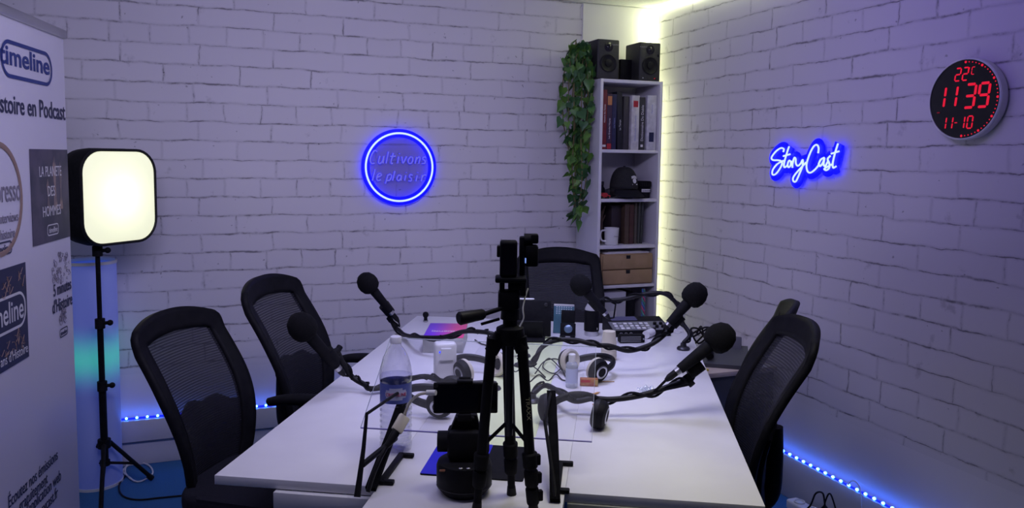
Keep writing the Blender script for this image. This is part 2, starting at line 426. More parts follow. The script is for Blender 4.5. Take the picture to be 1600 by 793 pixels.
# ------------------------------------------------------------------ office chairs
def make_chair(label):
    t = thing('office_chair', label, 'chair', (0, 0, 0), 0, 'black mesh office chairs around the table')
    def half(v):                       # half width of the backrest at height fraction v
        return .150 + .085 * sin(min(1, v * 1.5) * pi / 2) - .02 * max(0, v - .6) ** 1.3
    def shell(off):
        def fn(a, b):
            s = a * 2 - 1; v = b
            # rounded corners: the top and bottom edges bow and the side edges draw in
            hw = half(v) * (1 - .09 * max(0, (v - .93) / .07) ** 2.5 - .12 * max(0, (.1 - v) / .1) ** 2)
            z = .42 + .63 * v - .035 * abs(s) ** 2.2 * max(0, v - .4) / .6
            y = -.235 - .16 * v ** 1.3 + .05 * sin(min(1, v * 1.15) * pi) + .05 * abs(s) ** 2 + off
            return (s * hw, y, z)
        return fn
    def ring(a, b):
        s = abs(a * 2 - 1)
        return s > .75 or b > .88 or b < .08
    MB().surf(shell(0), 32, 32, ring).build('back_frame', M['black'], t, solid=.024)
    MB().surf(shell(0), 32, 32, lambda a, b: not ring(a, b)).build('mesh_panel', M['weave'], t)
    def lumb(a, b):
        s = a * 2 - 1; x, y, z = shell(-.022)(.5 + s * .405, .02 + b * (.47 - .05 * s * s + .014 * sin(s * 9)))
        return (x, y - .008 * (1 - s * s), z)
    MB().surf(lumb, 24, 14).build('lumbar_support', M['blackm'], t, solid=.012)
    MB().tube(spline([(0, -.05, .415), (0, -.22, .40), (0, -.29, .44), (0, -.30, .56), (0, -.295, .68)], 6), .028, 12).build('back_bracket', M['black'], t)
    mb = MB()
    mb.prism(rrect(.49, .47, .11, 8), .07)
    b = mb.bm
    bmesh.ops.bevel(b, geom=[e for e in b.edges if abs(e.verts[0].co.z - e.verts[1].co.z) < 1e-4], offset=.028, segments=4, profile=.6, affect='EDGES')
    bmesh.ops.translate(b, vec=(0, .02, .425), verts=b.verts)
    mb.build('seat', M['cushion'], t)
    MB().box((0, 0, .405), (.24, .26, .035), .01).build('seat_pan', M['black'], t)
    for sx in (-1, 1):
        o = MB().tube(spline([(sx * .12, -.06, .41), (sx * .285, -.08, .42), (sx * .31, -.09, .52), (sx * .305, -.06, .635)], 6), .017, 10).build('arm_support', M['black'], t)
        mb = MB()
        pts = [(sx * .30, -.20, .630), (sx * .305, -.12, .652), (sx * .305, .0, .655), (sx * .30, .08, .640), (sx * .295, .12, .618)]
        P = spline(pts, 5)
        n0 = mb.tube(P, [.020 + .010 * sin(pi * i / (len(P) - 1)) for i in range(len(P))], 12)
        for v in mb.bm.verts: v.co.z = .645 + (v.co.z - .645) * .75
        mb.build('armrest', M['blackm'], t)
    MB().cyl((0, 0, .10), (0, 0, .27), .028).cyl((0, 0, .25), (0, 0, .40), .019).build('gas_column', M['darkmetal'], t)
    for k in range(5):
        a = 2 * pi * k / 5 + .3; d = V((cos(a), sin(a), 0))
        MB().tube([d * .02 + V((0, 0, .125)), d * .17 + V((0, 0, .105)), d * .30 + V((0, 0, .075))], [.03, .022, .015], 10).build('base_leg', M['black'], t)
        c = d * .30 + V((0, 0, .028)); pr = V((-d.y, d.x, 0))
        MB().cyl(c - pr * .022, c + pr * .022, .027, n=16).build('caster', M['black'], t)
    return t
def chair_at(src, top, az, label, first=False):
    """put a chair so that the middle of its top edge is at the point top, its back running along azimuth az"""
    th = R(az - 180); c = V((top[0], top[1], 0)) - V((-sin(th), cos(th), 0)) * (-.395)
    if first:
        src.matrix_basis = MX.Translation(c) @ MX.Rotation(th, 4, 'Z'); return src
    return dup(src, c, th, label)
ch = make_chair('black mesh office chair left of the table, nearest the tall standing banner')
def scaled(o, k): o.matrix_basis = o.matrix_basis @ MX.Scale(k, 4)
scaled(chair_at(ch, (.165, 3.35), 58.5, 'black mesh office chair farther along the left side of the table, its armrests showing'), 1.02)
scaled(chair_at(ch, (1.79, 3.99), -14.5, 'black mesh office chair facing the camera behind the far end of the table'), 1.02)
c4 = chair_at(ch, (1.835, 2.035), -114, 'black mesh office chair seen edge-on at the right side of the table, the nearer one')
c5 = chair_at(ch, (2.075, 2.365), -130, 'black mesh office chair whose top just shows behind the nearer right chair'); scaled(c5, .985)
chair_at(ch, (-.185, 2.93), 55.5, None, True); scaled(ch, .98)
for q in (ch, c4, c5):                       # these three have no armrests
    for c in kids(q):
        if c.name.split('.')[0] in ('armrest', 'arm_support'): bpy.data.objects.remove(c)


# ------------------------------------------------------------------ roll-up banner
BD = V((sin(R(9.5)), cos(R(9.5)), 0)); BN = V((BD.y, -BD.x, 0))       # along the banner away from the camera, and out of its face
B0 = V((-.526, 3.349, 0))
bn = thing('rollup_banner', 'tall white podcast roll-up banner with blue lettering at the left, beside the softbox lamp', 'banner', B0 - BD * .42)
MB().box((0, 0, 0), (.84, .004, 1.93), M=frame(B0 - BD * .42 + V((0, 0, 1.03)) - BN * .003, BD, -BN)).build('banner_sheet', M['banner'], bn, world=True, smooth=False)
MB().box((0, 0, 0), (.86, .026, .034), .006, M=frame(B0 - BD * .42 + V((0, 0, 2.005)) - BN * .003, BD, -BN)).build('top_rail', M['silver'], bn, world=True)
MB().box((0, 0, 0), (.88, .11, .065), .02, M=frame(B0 - BD * .42 + V((0, 0, .0335)) - BN * .003, BD, -BN)).build('base_cassette', M['silver'], bn, world=True)
def bq(x, y): p = onplane(x, y, B0, BN); return V(((p - B0).dot(BD), p.z))     # banner coordinates (0 at its far edge, negative towards the camera; height)
def bM(s, z, off=.001): return frame(B0 + BD * s + V((0, 0, z)) + BN * off, BD, V((0, 0, 1)))
def btext(t, s, z, size, m, name='lettering', align='RIGHT', **k): return text(name, t, bM(s, z, .0012), size, m, bn, True, align, **k)
def boutline(s0, s1, z0, z1, th, rad, m, name='logo_outline', fill=None):
    w_, h_ = s1 - s0, z1 - z0; cx, cz = (s0 + s1) / 2, (z0 + z1) / 2
    a = rrect(w_, h_, rad, 8, cx, cz); b = rrect(w_ - 2 * th, h_ - 2 * th, max(.002, rad - th), 8, cx, cz)
    if fill: MB().prism(a, .0006, bM(0, 0, .0008)).build('logo_fill', fill, bn, world=True, smooth=False)
    mb = MB(); n = len(a); Mx = bM(0, 0, .0016)
    va = [mb.bm.verts.new(Mx @ V((*p, 0))) for p in a]; vb = [mb.bm.verts.new(Mx @ V((*p, 0))) for p in b]
    for i in range(n): mb.bm.faces.new((va[i], va[(i + 1) % n], vb[(i + 1) % n], vb[i]))
    mb.build(name, m, bn, world=True, smooth=False)
p0, p1 = bq(81, 110), bq(3, 85)
lz0, lz1 = bq(62, 132).y, bq(62, 78).y; ls0, ls1 = bq(.5, 90).x, bq(81, 110).x
boutline(ls0, ls1, lz0, lz1, .012, .06, M['blueink'])
btext('timeline', ls1 - .022, lz0 + .042, (lz1 - lz0) * .72, M['blueink'], bold=.0015, fit=(ls1 - ls0) * .97)
btext("l'Histoire en Podcast", -.012, bq(75, 184).y, .085, M['navy'], bold=.0008, fit=(-.012 - bq(0, 175).x) / .84)
# round cover with a coffee-cup ring
c = bq(33, 307); rr = .165
mb = MB(); P = [(c.x - rr + rr * cos(2 * pi * i / 48), c.y + rr * 1.02 * sin(2 * pi * i / 48), 0) for i in range(48)]
mb.tube([bM(0, 0, .0012) @ V(p) for p in P], .0095, 6, True)
for v in mb.bm.verts: d = (v.co - B0).dot(BN); v.co -= BN * (d - .0012) * .9
mb.build('cover_ring', M['brownink'], bn, world=True)
btext('espresso', c.x - .004, c.y - .01, .105, M['greyink'], sx=.62)
btext('interviews', c.x - .03, c.y - .075, .045, M['greyink'], sx=.75)
btext('histoire', c.x - .06, c.y - .125, .045, M['greyink'], sx=.75)
q = bq(18, 385); boutline(q.x - .14, q.x, q.y - .02, q.y + .022, .005, .016, M['navy']); btext('timeline', q.x - .012, q.y - .011, .034, M['navy'], sx=.9)
# dark poster print
a = bq(48.5, 310); zt, zb = bq(70, 233).y, bq(70, 380).y
MB().box(((a.x - .004) / 2, (zt + zb) / 2, .0004), (-a.x - .004, zt - zb, .0006), M=bM(0, 0, .0004)).build('poster_print', noisy('dark poster print', (.02, .02, .05), (.075, .06, .10), 9, .5), bn, world=True, smooth=False)
mid = a.x / 2; skin = noisy('poster figure print', (.30, .20, .17), (.12, .09, .10), 20, .5)
for (dx, hgt, wd) in ((-.03, .10, .012), (.035, .17, .018), (.09, .15, .014)):
    z0 = zb + .11
    MB().prism([(mid + dx - wd, z0), (mid + dx - wd * .3, z0 + hgt * .5), (mid + dx - wd, z0 + hgt * .9), (mid + dx, z0 + hgt * 1.15), (mid + dx + wd, z0 + hgt * .9), (mid + dx + wd * .4, z0 + hgt * .5), (mid + dx + wd * 1.2, z0)], .0004, bM(0, 0, .0011)).build('poster_figure', skin, bn, world=True, smooth=False)
pw = M['paper']
btext('LA PLANETE', mid, zt - .095, .052, pw, align='CENTER', sx=.72); btext('DES', mid, zt - .165, .052, pw, align='CENTER', sx=.8); btext('HOMMES', mid, zt - .235, .052, pw, align='CENTER', sx=.8)
boutline(mid - .05, mid + .055, zb + .022, zb + .062, .004, .014, pw); btext('timeline', mid + .047, zb + .032, .028, pw, sx=.9)
# dark square cover
a = bq(42, 480); zt, zb = bq(42, 408).y, bq(42, 558).y
MB().box((a.x - .16, (zt + zb) / 2, .0004), (.32, zt - zb, .0006), M=bM(0, 0, .0004)).build('cover_print', M['navy'], bn, world=True, smooth=False)
mb = MB()
for k in range(70):
    x, z = a.x - .02 - rnd.random() * .26, zb + .04 + rnd.random() * (zt - zb - .07)
    if abs(z - (zt + zb) / 2) < .06: continue
    P = [(x + rnd.uniform(-.02, .02), z + rnd.uniform(-.02, .02)) for _ in range(4)]
    mb.tube([bM(0, 0, .0014) @ V((*p, 0)) for p in P], .0011, 4)
mb.build('cover_doodles', M['brownink'], bn, world=True)
zc = (zt + zb) / 2 + .012
boutline(a.x - .27, a.x - .012, zc - .058, zc + .058, .009, .05, pw, fill=M['navy']); btext('timeline', a.x - .028, zc - .03, .098, pw, sx=.82, bold=.001)
btext("5 ans d'Histoire", a.x - .008, zb + .018, .045, pw, sx=.8)
# light print with small doodles
q = bq(97, 455); zt = bq(75, 400).y; zb = bq(75, 545).y
mb = MB(); lc = -.105
for k in range(120):
    t = rnd.random(); z = zb + .07 + t * (zt - zb - .07); hw = .085 * (min(1, max(.35, (t) * 1.6)) if t < .75 else (1 - ((t - .75) / .27) ** 2) ** .5)
    x = lc + rnd.uniform(-hw, hw)
    if abs(z - (zt + zb) / 2 - .005) < .052: continue
    n = rnd.choice((3, 4, 8)); r0 = rnd.uniform(.006, .013)
    P = [(x + r0 * cos(2 * pi * i / n + t * 9), z + r0 * sin(2 * pi * i / n + t * 9)) for i in range(n)]
    mb.tube([bM(0, 0, .0014) @ V((*p, 0)) for p in P], .0009, 4, rnd.random() < .7, flat=1)
mb.build('cover_doodles', M['greyink'], bn, world=True)
zc = (zt + zb) / 2
btext('5 minutes', -.012, zc + .012, .062, M['navy'], sx=.72, bold=.0008); btext("d'Histoire", -.006, zc - .048, .066, M['navy'], sx=.75, bold=.0008)
boutline(lc - .04, lc + .04, zb + .012, zb + .045, .004, .012, M['navy']); btext('timeline', lc + .034, zb + .02, .022, M['navy'], sx=.9)
# foot lines
for (s, xr, yb) in (('Écoutez nos émissions', 90, 711), ('gratuitement', 74, 748), ("sur l'application web", 95, 743), ('storycast.fr', 90, 770)):
    q = bq(xr, yb); btext(s, q.x, q.y - .012, .058, M['navy'], sx=.78)

# ------------------------------------------------------------------ softbox lamp on its tripod stand
SB = at(185, 307, 3.86)
fx = V((cos(R(47)), sin(R(47)), 0))           # along the lit face, towards the right
fn = V((sin(R(47)), -cos(R(47)), 0)); fz = V((0, 0, 1))
sb = thing('softbox_lamp', 'lit square softbox with black fabric sides on top of the tripod stand', 'lamp', SB)
Mf = frame(SB, fx, fz)     # x along the face, y up, z out of the face
hw, hh = .19, .232
def sbring(w_, h_, r, z): return [Mf @ V((x, y, z)) for (x, y) in rrect(w_, h_, r, 8)]
mb = MB(); rings = []
for (k, w_, h_, r, z) in ((0, .385, .41, .10, .012), (1, .395, .42, .105, .0), (2, .40, .425, .11, -.06), (3, .39, .415, .12, -.125), (4, .36, .38, .13, -.15), (5, .20, .22, .10, -.158)):
    rings.append([mb.bm.verts.new(p) for p in sbring(w_, h_, r, z)])
for A, B in zip(rings, rings[1:]):
    for i in range(len(A)): mb.bm.faces.new((A[i], A[(i + 1) % len(A)], B[(i + 1) % len(A)], B[i]))
mb.bm.faces.new(rings[-1]); mb.build('fabric_shell', M['blackm'], sb, world=True, smooth=True)
mb = MB(); mb.tube([Mf @ V((x, y, .012)) for (x, y) in rrect(.385, .41, .10, 8)], .0065, 8, True); mb.build('rim', M['rubber'], sb, world=True)
mdif = bpy.data.materials.new('softbox diffuser'); mdif.use_nodes = True; nt = mdif.node_tree; E.nt = nt; pb = nt.nodes['Principled BSDF']
tc = nt.nodes.new('ShaderNodeTexCoord'); vd = nt.nodes.new('ShaderNodeVectorMath'); vd.operation = 'LENGTH'
nt.links.new(tc.outputs['Object'], vd.inputs[0])
st = sstep(E(vd.outputs['Value']), .04, .21, 1.15, .80)
nt.links.new(mixc(sstep(E(vd.outputs['Value']), .0, .15), (1, .98, .80), (.92, .95, .60)), pb.inputs['Emission Color']); nt.links.new(st.k, pb.inputs['Emission Strength'])
pb.inputs['Base Color'].default_value = (.7, .7, .6, 1)
mb = MB(); rings = []
for k in range(13):
    t = 1 - k / 12; w_, h_ = .012 + .370 * t, .012 + .395 * t
    rings.append([mb.bm.verts.new(Mf @ V((x, y, .011 + .016 * (1 - t * t)))) for (x, y) in rrect(w_, h_, min(.095, w_ * .49) * (.4 + .6 * t), 8)])
for A, B in zip(rings, rings[1:]):
    for i in range(len(A)): mb.bm.faces.new((A[i], A[(i + 1) % len(A)], B[(i + 1) % len(A)], B[i]))
mb.bm.faces.new(rings[-1])
mb.build('diffuser', mdif, sb, world=True)
PT = at(152, 386, 3.84); PB = V((-.497, 3.93, 0)); HB = at(163, 692, 3.955)
MB().tube([PT + V((0, 0, -.01)), PT + V((0, 0, .035)), PT + V((-.02, .01, .06)) - fn * .02], .016, 10).build('mount', M['black'], sb, world=True)
tr = thing('light_stand', 'black telescopic tripod stand carrying the lit softbox in front of the tall lamp', 'lamp stand', (HB.x, HB.y, 0))
pz = lambda z: PT.lerp(HB, (PT.z - z) / (PT.z - HB.z))
MB().tube([pz(1.175), pz(.80)], .010, 10).build('inner_tube', M['blackm'], tr, world=True)
MB().tube([pz(.81), pz(.50)], .013, 10).build('middle_tube', M['black'], tr, world=True)
MB().tube([pz(.52), pz(.14)], .016, 10).build('outer_tube', M['black'], tr, world=True)
for z in (.81, .515, 1.14):
    p = pz(z); mb = MB(); mb.tube([p + V((0, 0, -.022)), p + V((0, 0, .022))], .021, 12); mb.tube([p, p + V((.035, -.012, .004))], .008, 8).ball(p + V((.042, -.014, .004)), .013)
    mb.build('clamp', M['blackm'], tr, world=True)
MB().tube([HB + V((0, 0, -.02)), HB + V((0, 0, .02))], .028, 12).build('hub', M['black'], tr, world=True)
S2 = pz(.14); MB().tube([S2 + V((0, 0, -.012)), S2 + V((0, 0, .012))], .022, 12).build('spreader_collar', M['black'], tr, world=True)
for f in (onz(112, 750, .008), onz(238, 748, .008), V((-.488, 3.57, .008))):
    d = (f - V((HB.x, HB.y, 0))); k = HB + V((d.x, d.y, 0)).normalized() * .025
    lg = MB().tube([k, f + V((0, 0, .004))], .0095, 8).build('leg', M['black'], tr, world=True)
    MB().tube([k.lerp(f, .90), f + V((0, 0, .004))], .013, 8).build('rubber_foot', M['rubber'], tr, world=True)
    MB().tube([S2, k.lerp(f, .56)], .0065, 8).build('spreader', M['black'], tr, world=True)

# ------------------------------------------------------------------ tall translucent floor lamp
fl = thing('floor_lamp', 'tall translucent cylinder floor lamp glowing blue and green behind the tripod stand', 'lamp', (-.560, 4.06, 0))
mtub = bpy.data.materials.new('glowing lamp sleeve'); mtub.use_nodes = True; nt = mtub.node_tree; E.nt = nt; pb = nt.nodes['Principled BSDF']
tc = nt.nodes.new('ShaderNodeTexCoord'); sp = nt.nodes.new('ShaderNodeSeparateXYZ'); nt.links.new(tc.outputs['Object'], sp.inputs[0])
z = E(sp.outputs[2]); g_ = sstep(E.op('ABSOLUTE', z - .62), .18, .0); up_ = sstep(z, .15, .8)
nt.links.new(mixc(g_, (.05, .10, .80), (.01, .55, .48)), pb.inputs['Emission Color'])
nt.links.new((.11 + g_ * .30 + up_ * .12).k, pb.inputs['Emission Strength'])
pb.inputs['Base Color'].default_value = (.34, .38, .48, 1); pb.inputs['Roughness'].default_value = .35
MB().lathe([(.108, .012), (.109, .02), (.109, .5), (.109, 1.06), (.107, 1.066)], 40, cap=False).build('sleeve', mtub, fl)
MB().lathe([(0.001, 0), (.112, 0), (.112, .012), (.001, .012)], 40).build('base', M['white'], fl)
mb = MB(); mb.lathe([(.112, 1.056), (.112, 1.07), (.106, 1.07), (.106, 1.056)], 40, cap=False); mb.build('top_ring', M['white'], fl)
MB().tube([(0, 0, .012), (0, 0, .75)], .02, 10).build('light_core', glow('lamp core', (.05, .5, 1), .8), fl)
# cables on the carpet
def cable(name, label, pts, r, m, cat='cable', k=6, group=None):
    P = spline(pts, k); b = P[0]
    o = MB().tube([p - V(b) for p in P], r, 7).build(name, m); o.location = b; o.matrix_basis = MX.Translation(b)
    return tag(o, label, cat, group)
cable('power_cable', 'white cable curled on the carpet at the foot of the tall lamp', [onz(*p, .006) for p in ((206, 748), (192, 735), (210, 722), (232, 726), (238, 740), (215, 752), (196, 738), (204, 722), (240, 718), (285, 716))], .004, M['white'])
cable('power_cable', 'thin black cable lying on the blue carpet before the tall lamp', [onz(*p, .005) for p in ((196, 742), (186, 758), (192, 774), (215, 780), (250, 777), (300, 772))], .004, M['rubber'])

# ------------------------------------------------------------------ bookcase in the corner
BX0, BX1, BY0, BY1 = 2.020, 2.422, 3.955, 4.235
bk = thing('bookcase', 'tall narrow white open bookcase standing in the corner of the room', 'bookcase', ((BX0 + BX1) / 2, (BY0 + BY1) / 2, 0))
for (x, n) in ((BX0 + .009, 0), (BX1 - .009, 1)): MB().box((x, (BY0 + BY1) / 2, 1.01), (.018, .28, 2.02), .0015).build('side_panel', M['shelf'], bk, world=True)
MB().box(((BX0 + BX1) / 2, BY1 - .003, 1.01), (.366, .006, 2.0)).build('back_panel', M['shelfback'], bk, world=True)
SH = [.075, .46, .835, 1.065, 1.335, 1.616, 2.011]
for k, z in enumerate(SH):
    MB().box(((BX0 + BX1) / 2, (BY0 + BY1) / 2 - .002, z), (.365, .268, .018), .001).build('shelf_board' if k < 6 else 'top_board', M['shelf'], bk, world=True)
MB().box(((BX0 + BX1) / 2, BY0 + .03, .035), (.365, .016, .06)).build('plinth', M['shelf'], bk, world=True)
def bx(px, y=BY0): return CAM.y + (y / 1.0) * (lambda d: d.x / d.y)(ray(px, 200))      # x where an image column meets depth y
# studio speakers
def speaker(px0, px1, label, knobs):
    x0, x1 = bx(px0, 3.985), bx(px1, 3.985); w_ = x1 - x0; z0 = 2.0205; h_ = .222; d_ = .17; y0 = 3.985
    o = thing('speaker', label, 'speaker', ((x0 + x1) / 2, y0 + d_ / 2, z0), 0, 'pair of black speakers on the bookcase')
    MB().box((0, 0, h_ / 2), (w_, d_, h_), .008, seg=3).build('cabinet', M['speaker'], o)
    Mx = frame((0, -d_ / 2, 0), (1, 0, 0), (0, 0, 1))
    MB().lathe([(.052, 0), (.052, .004), (.046, .006), (.040, .002), (.022, -.004 + .006), (.020, .008), (.001, .012)], 32, Mx @ MX.Translation((0, .090, 0))).build('woofer', M['rubber'], o)
    MB().lathe([(.026, 0), (.026, .003), (.016, .004), (.013, .008), (.001, .013)], 28, Mx @ MX.Translation((0, .180, 0))).build('tweeter', M['blackg'], o)
    text('maker_lettering', 'M-AUDIO', Mx @ MX.Translation(((.04 if not knobs else -.045), .19, .001)), .011, M['greyink'], o)
    if knobs:
        MB().lathe([(.009, 0), (.009, .008), (.001, .009)], 16, Mx @ MX.Translation((.045, .018, 0))).build('volume_knob', M['darkmetal'], o)
        MB().lathe([(.004, 0), (.004, .003), (.001, .004)], 12, Mx @ MX.Translation((-.045, .018, 0))).build('jack_socket', M['silver'], o)
        MB().box((.052, -d_ / 2 - .001, .150), (.010, .003, .016), .001).build('port', M['screen'], o)
        MB().ball((.032, -d_ / 2 - .001, .018), .0028, u=8, v=6).build('power_light', M['red'], o)
speaker(931, 965, 'left black studio speaker on top of the bookcase, beside the hanging ivy', False)
speaker(996.5, 1029, 'right black studio speaker on top of the bookcase, against the bright corner strip', True)
o = thing('junction_box', 'small black box standing between the two speakers on the bookcase', 'box', (bx(973, 4.1), 4.1, 2.0205))
MB().box((0, 0, .045), (.075, .05, .13), .004, M=MX.Translation((0, 0, .020))).build('body', M['black'], o)
MB().box((0, .0, .01), (.05, .04, .02), .003).build('foot', M['cream'], o)
# hanging ivy
iv = thing('hanging_ivy', 'green ivy plant hanging down the left side of the bookcase', 'plant', (1.945, 4.08, 2.02))
stems = []
for k in range(13):
    a = rnd.uniform(-.075, .055); b = rnd.uniform(-.09, .05); ln = rnd.choice((.30, .42, .5, .62, .72, .76)) if k > 1 else .80
    a0 = rnd.uniform(-.04, .03)
    stems.append(spline([(a0 * .6, b * .4, .08), (a0, b * .7, .16 + rnd.uniform(-.02, .05)), (a, b, .06), (a * .95 + rnd.uniform(-.015, .015), b, -ln * .4), (a * .65 - .01 + rnd.uniform(-.02, .02), b, -ln * .72), (a * .35 - .012, b * .8, -ln)], 6))
mb = MB()
for P in stems: mb.tube(P, .0032, 5)
mb.tube([(.05, 0, .02), (.02, 0, .075), (0, 0, .09)], .006, 6)
mb.build('stems', M['stem'], iv)
LEAF = [(0, 0), (.30, -.16), (.52, .05), (.38, .38), (.20, .62), (0, 1), (-.20, .62), (-.38, .38), (-.52, .05), (-.30, -.16)]
mb = MB()
def leaf(p, sz):
    yaw_ = rnd.uniform(-1.3, 1.3); pit = rnd.uniform(-1.5, -.5)
    Mx = MX.Translation(p) @ MX.Rotation(yaw_, 4, 'Z') @ MX.Rotation(rnd.uniform(-.5, .5), 4, 'Y') @ MX.Rotation(pit + pi, 4, 'X')
    Mx = MX.Translation(p) @ MX.Rotation(yaw_, 4, 'Z') @ MX.Rotation(rnd.uniform(-.6, .6), 4, 'Y') @ MX.Rotation(-pi / 2 + rnd.uniform(-.2, .9), 4, 'X')
    n0 = len(mb.bm.faces); mb.mi = 0 if rnd.random() < .5 else 1
    c0 = mb.bm.verts.new(Mx @ V((0, .35 * sz, .10 * sz)))
    vs = [mb.bm.verts.new(Mx @ V((x * sz, y * sz, -.10 * sz * abs(x) * 2))) for x, y in LEAF]
    for i in range(len(vs)): mb.bm.faces.new((c0, vs[i], vs[(i + 1) % len(vs)]))
    mb._tag(n0)
for P in stems:
    acc = 0
    for i in range(1, len(P)):
        acc += (P[i] - P[i - 1]).length
        if acc > .020:
            acc = 0; leaf(P[i] + V((rnd.uniform(-.02, .02), rnd.uniform(-.03, .01), rnd.uniform(-.01, .01))), rnd.uniform(.040, .068))
for k in range(70): leaf(V((rnd.uniform(-.075, .045), rnd.uniform(-.10, .06), rnd.uniform(.02, .20))), rnd.uniform(.04, .062))
for v in mb.bm.verts:                      # the leaves keep clear of the bookcase side
    if v.co.z < .02: v.co.x = min(v.co.x, .055)
    v.co.x = min(v.co.x, .07); v.co.y = min(v.co.y, .15)
mb.build('foliage', [M['leaf'], M['leafd']], iv)
# books of the upper compartment
def book(px0, px1, h_, col, z0, label, group, d_=.19, tilt=0, y0=None, rough=.55, marks=()):
    yy = BY0 + .018 if y0 is None else y0
    yb = BY0 + .018 if z0 > 1.5 else BY0 + .06
    x0, x1 = bx(px0, yb) + .0004, bx(px1, yb) - .0004; w_ = x1 - x0
    o = thing('book', label, 'book', ((x0 + x1) / 2, yy, z0), 0, group)
    T = MX.Rotation(tilt, 4, 'Y')
    MB().box((0, d_ / 2, h_ / 2), (w_, d_, h_), min(.002, w_ * .12), M=T).build('cover', noisy('book cover', col, tuple(c * .8 for c in col), 30, rough), o)
    MB().box((0, d_ / 2 + .004, h_ / 2 + .0008), (max(.003, w_ - .006), d_ - .006, h_ - .004), M=T).build('pages', M['paper'], o)
    Mx = T @ frame((0, -.0006, 0), (1, 0, 0), (0, 0, 1))
    for mk in marks:
        if mk[0] == 'text':
            _, s, z, size, m, al = mk
            text('spine_lettering', s, Mx @ MX.Translation((size * .34, z, 0)) @ MX.Rotation(pi / 2, 4, 'Z'), size, m, o, align=al)
        else:
            _, z, hh_, ww, m = mk
            MB().box((0, z, 0), (w_ * ww, hh_, .0006), M=Mx).build('spine_patch', m, o, smooth=False)
    return o
G1 = 'books on the upper shelf of the bookcase'; z1 = 1.6255
orange = mat('orange print', (.55, .22, .08), .6); redp = mat('red print', (.45, .02, .03), .6); bluep = mat('light blue print', (.25, .28, .55), .6)
book(940.5, 948, .335, (.17, .012, .02), z1, 'dark red book at the left end of the upper shelf', G1, marks=(('text', 'Histoire des Reines', .15, .013, M['paper'], 'LEFT'), ('p', .02, .012, .7, M['paper'])))
book(948, 956, .315, (.05, .02, .05), z1, 'maroon book with an orange square at the spine top', G1, marks=(('p', .275, .05, .85, orange), ('text', 'Les Grandes Heures', .06, .014, M['paper'], 'LEFT'), ('p', .018, .03, .8, redp)))
book(956, 963, .312, (.018, .02, .07), z1, 'navy book between the maroon book and the black leaning book', G1, marks=(('text', 'Une Histoire', .12, .011, bluep, 'LEFT'),))
book(965.5, 974, .328, (.008, .008, .014), z1, 'tall black book leaning slightly, with small white lettering', G1, tilt=-.035, marks=(('text', 'Le Temps', .11, .015, M['paper'], 'LEFT'),))
book(976, 985, .305, (.05, .045, .05), z1, 'charcoal book just left of the white book with a red emblem', G1, y0=BY0 + .035)
book(986.5, 998.5, .31, (.62, .60, .60), z1, 'white book with a small red emblem at the spine top', G1, marks=(('p', .262, .036, .6, redp), ('text', 'Dictionnaire du Cinéma', .05, .015, bluep, 'LEFT')))
book(999, 1007.5, .302, (.045, .042, .045), z1, 'dark grey book lettered Dictionnaire Du Diable in white', G1, marks=(('text', 'Dictionnaire Du Diable', .05, .022, M['paper'], 'LEFT'), ('p', .024, .014, .45, M['paper'])))
book(1010.5, 1025.5, .315, (.62, .61, .65), z1, 'thick white book with a black picture low on its spine', G1, marks=(('p', .075, .055, .5, M['navy']), ('text', 'Mémoires', .21, .013, bluep, 'LEFT')))
# cap and lens mug shelf
z2 = 1.3445
cp = thing('baseball_cap', 'black baseball cap with a white emblem on the middle shelf', 'cap', (bx(979, 4.03), 4.045, z2 + .001))
def dome(a, b):
    an = 2 * pi * a; ph = b * pi / 2 * .98; r = .086 * cos(ph) ** .72
    return (r * cos(an) * .92, r * sin(an) * 1.05, .055 + .125 * sin(ph))
mb = MB(); mb.surf(dome, 36, 14); mb.tube([(0, 0, .180), (0, 0, .186)], .006, 8)
mb.lathe([(.0792, .02), (.0792, .056)], 36, cap=False)
mb.build('crown', noisy('black cap cotton', (.012, .012, .014), (.02, .02, .022), 200, .9, .3), cp, solid=.003)
def brim(a, b):
    an = R(200 + 140 * a); r = .082 + .062 * b * (sin(pi * a) ** .6)
    return (r * cos(an) * .98, r * sin(an), .050 - .042 * b * sin(pi * a) ** .5 - .018 * (abs(2 * a - 1)) ** 2 * b)
MB().surf(brim, 28, 8).build('visor', M['cushion'], cp, solid=.004)
def onDome(x, z):    # the emblem follows the front of the crown
    b = math.asin(min(1, max(0, (z - .055) / .125))) ; r = .086 * cos(b) ** .72; return V((x, -(max(1e-6, r * r - x * x)) ** .5 * 1.05 - .002, z))
mb = MB()
def patch(poly):
    n0 = len(mb.bm.faces); mb.bm.faces.new([mb.bm.verts.new(onDome(x, z)) for x, z in poly]); mb._tag(n0)
for k in range(6): patch([(.004 + k * .007, .118 - .002 * abs(k - 2.5)), (.010 + k * .007, .118 - .002 * abs(k - 2)), (.010 + k * .007, .133 - .002 * abs(k - 2.5)), (.004 + k * .007, .133 - .002 * abs(k - 2.5))])
patch([(.024 + .014 * cos(i * pi / 6), .102 + .015 * sin(i * pi / 6)) for i in range(12)])
patch([(.006, .078), (.046, .078), (.046, .084), (.006, .084)])
mb.build('emblem', M['paper'], cp, smooth=False)
lm = thing('lens_mug', 'black mug shaped like a camera lens, right of the cap', 'mug', (bx(1009, 4.02), 4.03, z2))
MB().lathe([(.036, 0), (.040, .004), (.040, .03), (.043, .034), (.043, .058), (.040, .062), (.044, .066), (.044, .098), (.041, .100), (.039, .095), (.039, .02), (.001, .02)], 32).build('body', M['blackm'], lm)
for k in range(24):
    pass
mb = MB()
for k in range(26):
    a = 2 * pi * k / 26; mb.box((.0445 * cos(a), .0445 * sin(a), .082), (.004, .004, .026), M=None)
mb.build('grip_ridges', M['rubber'], lm)
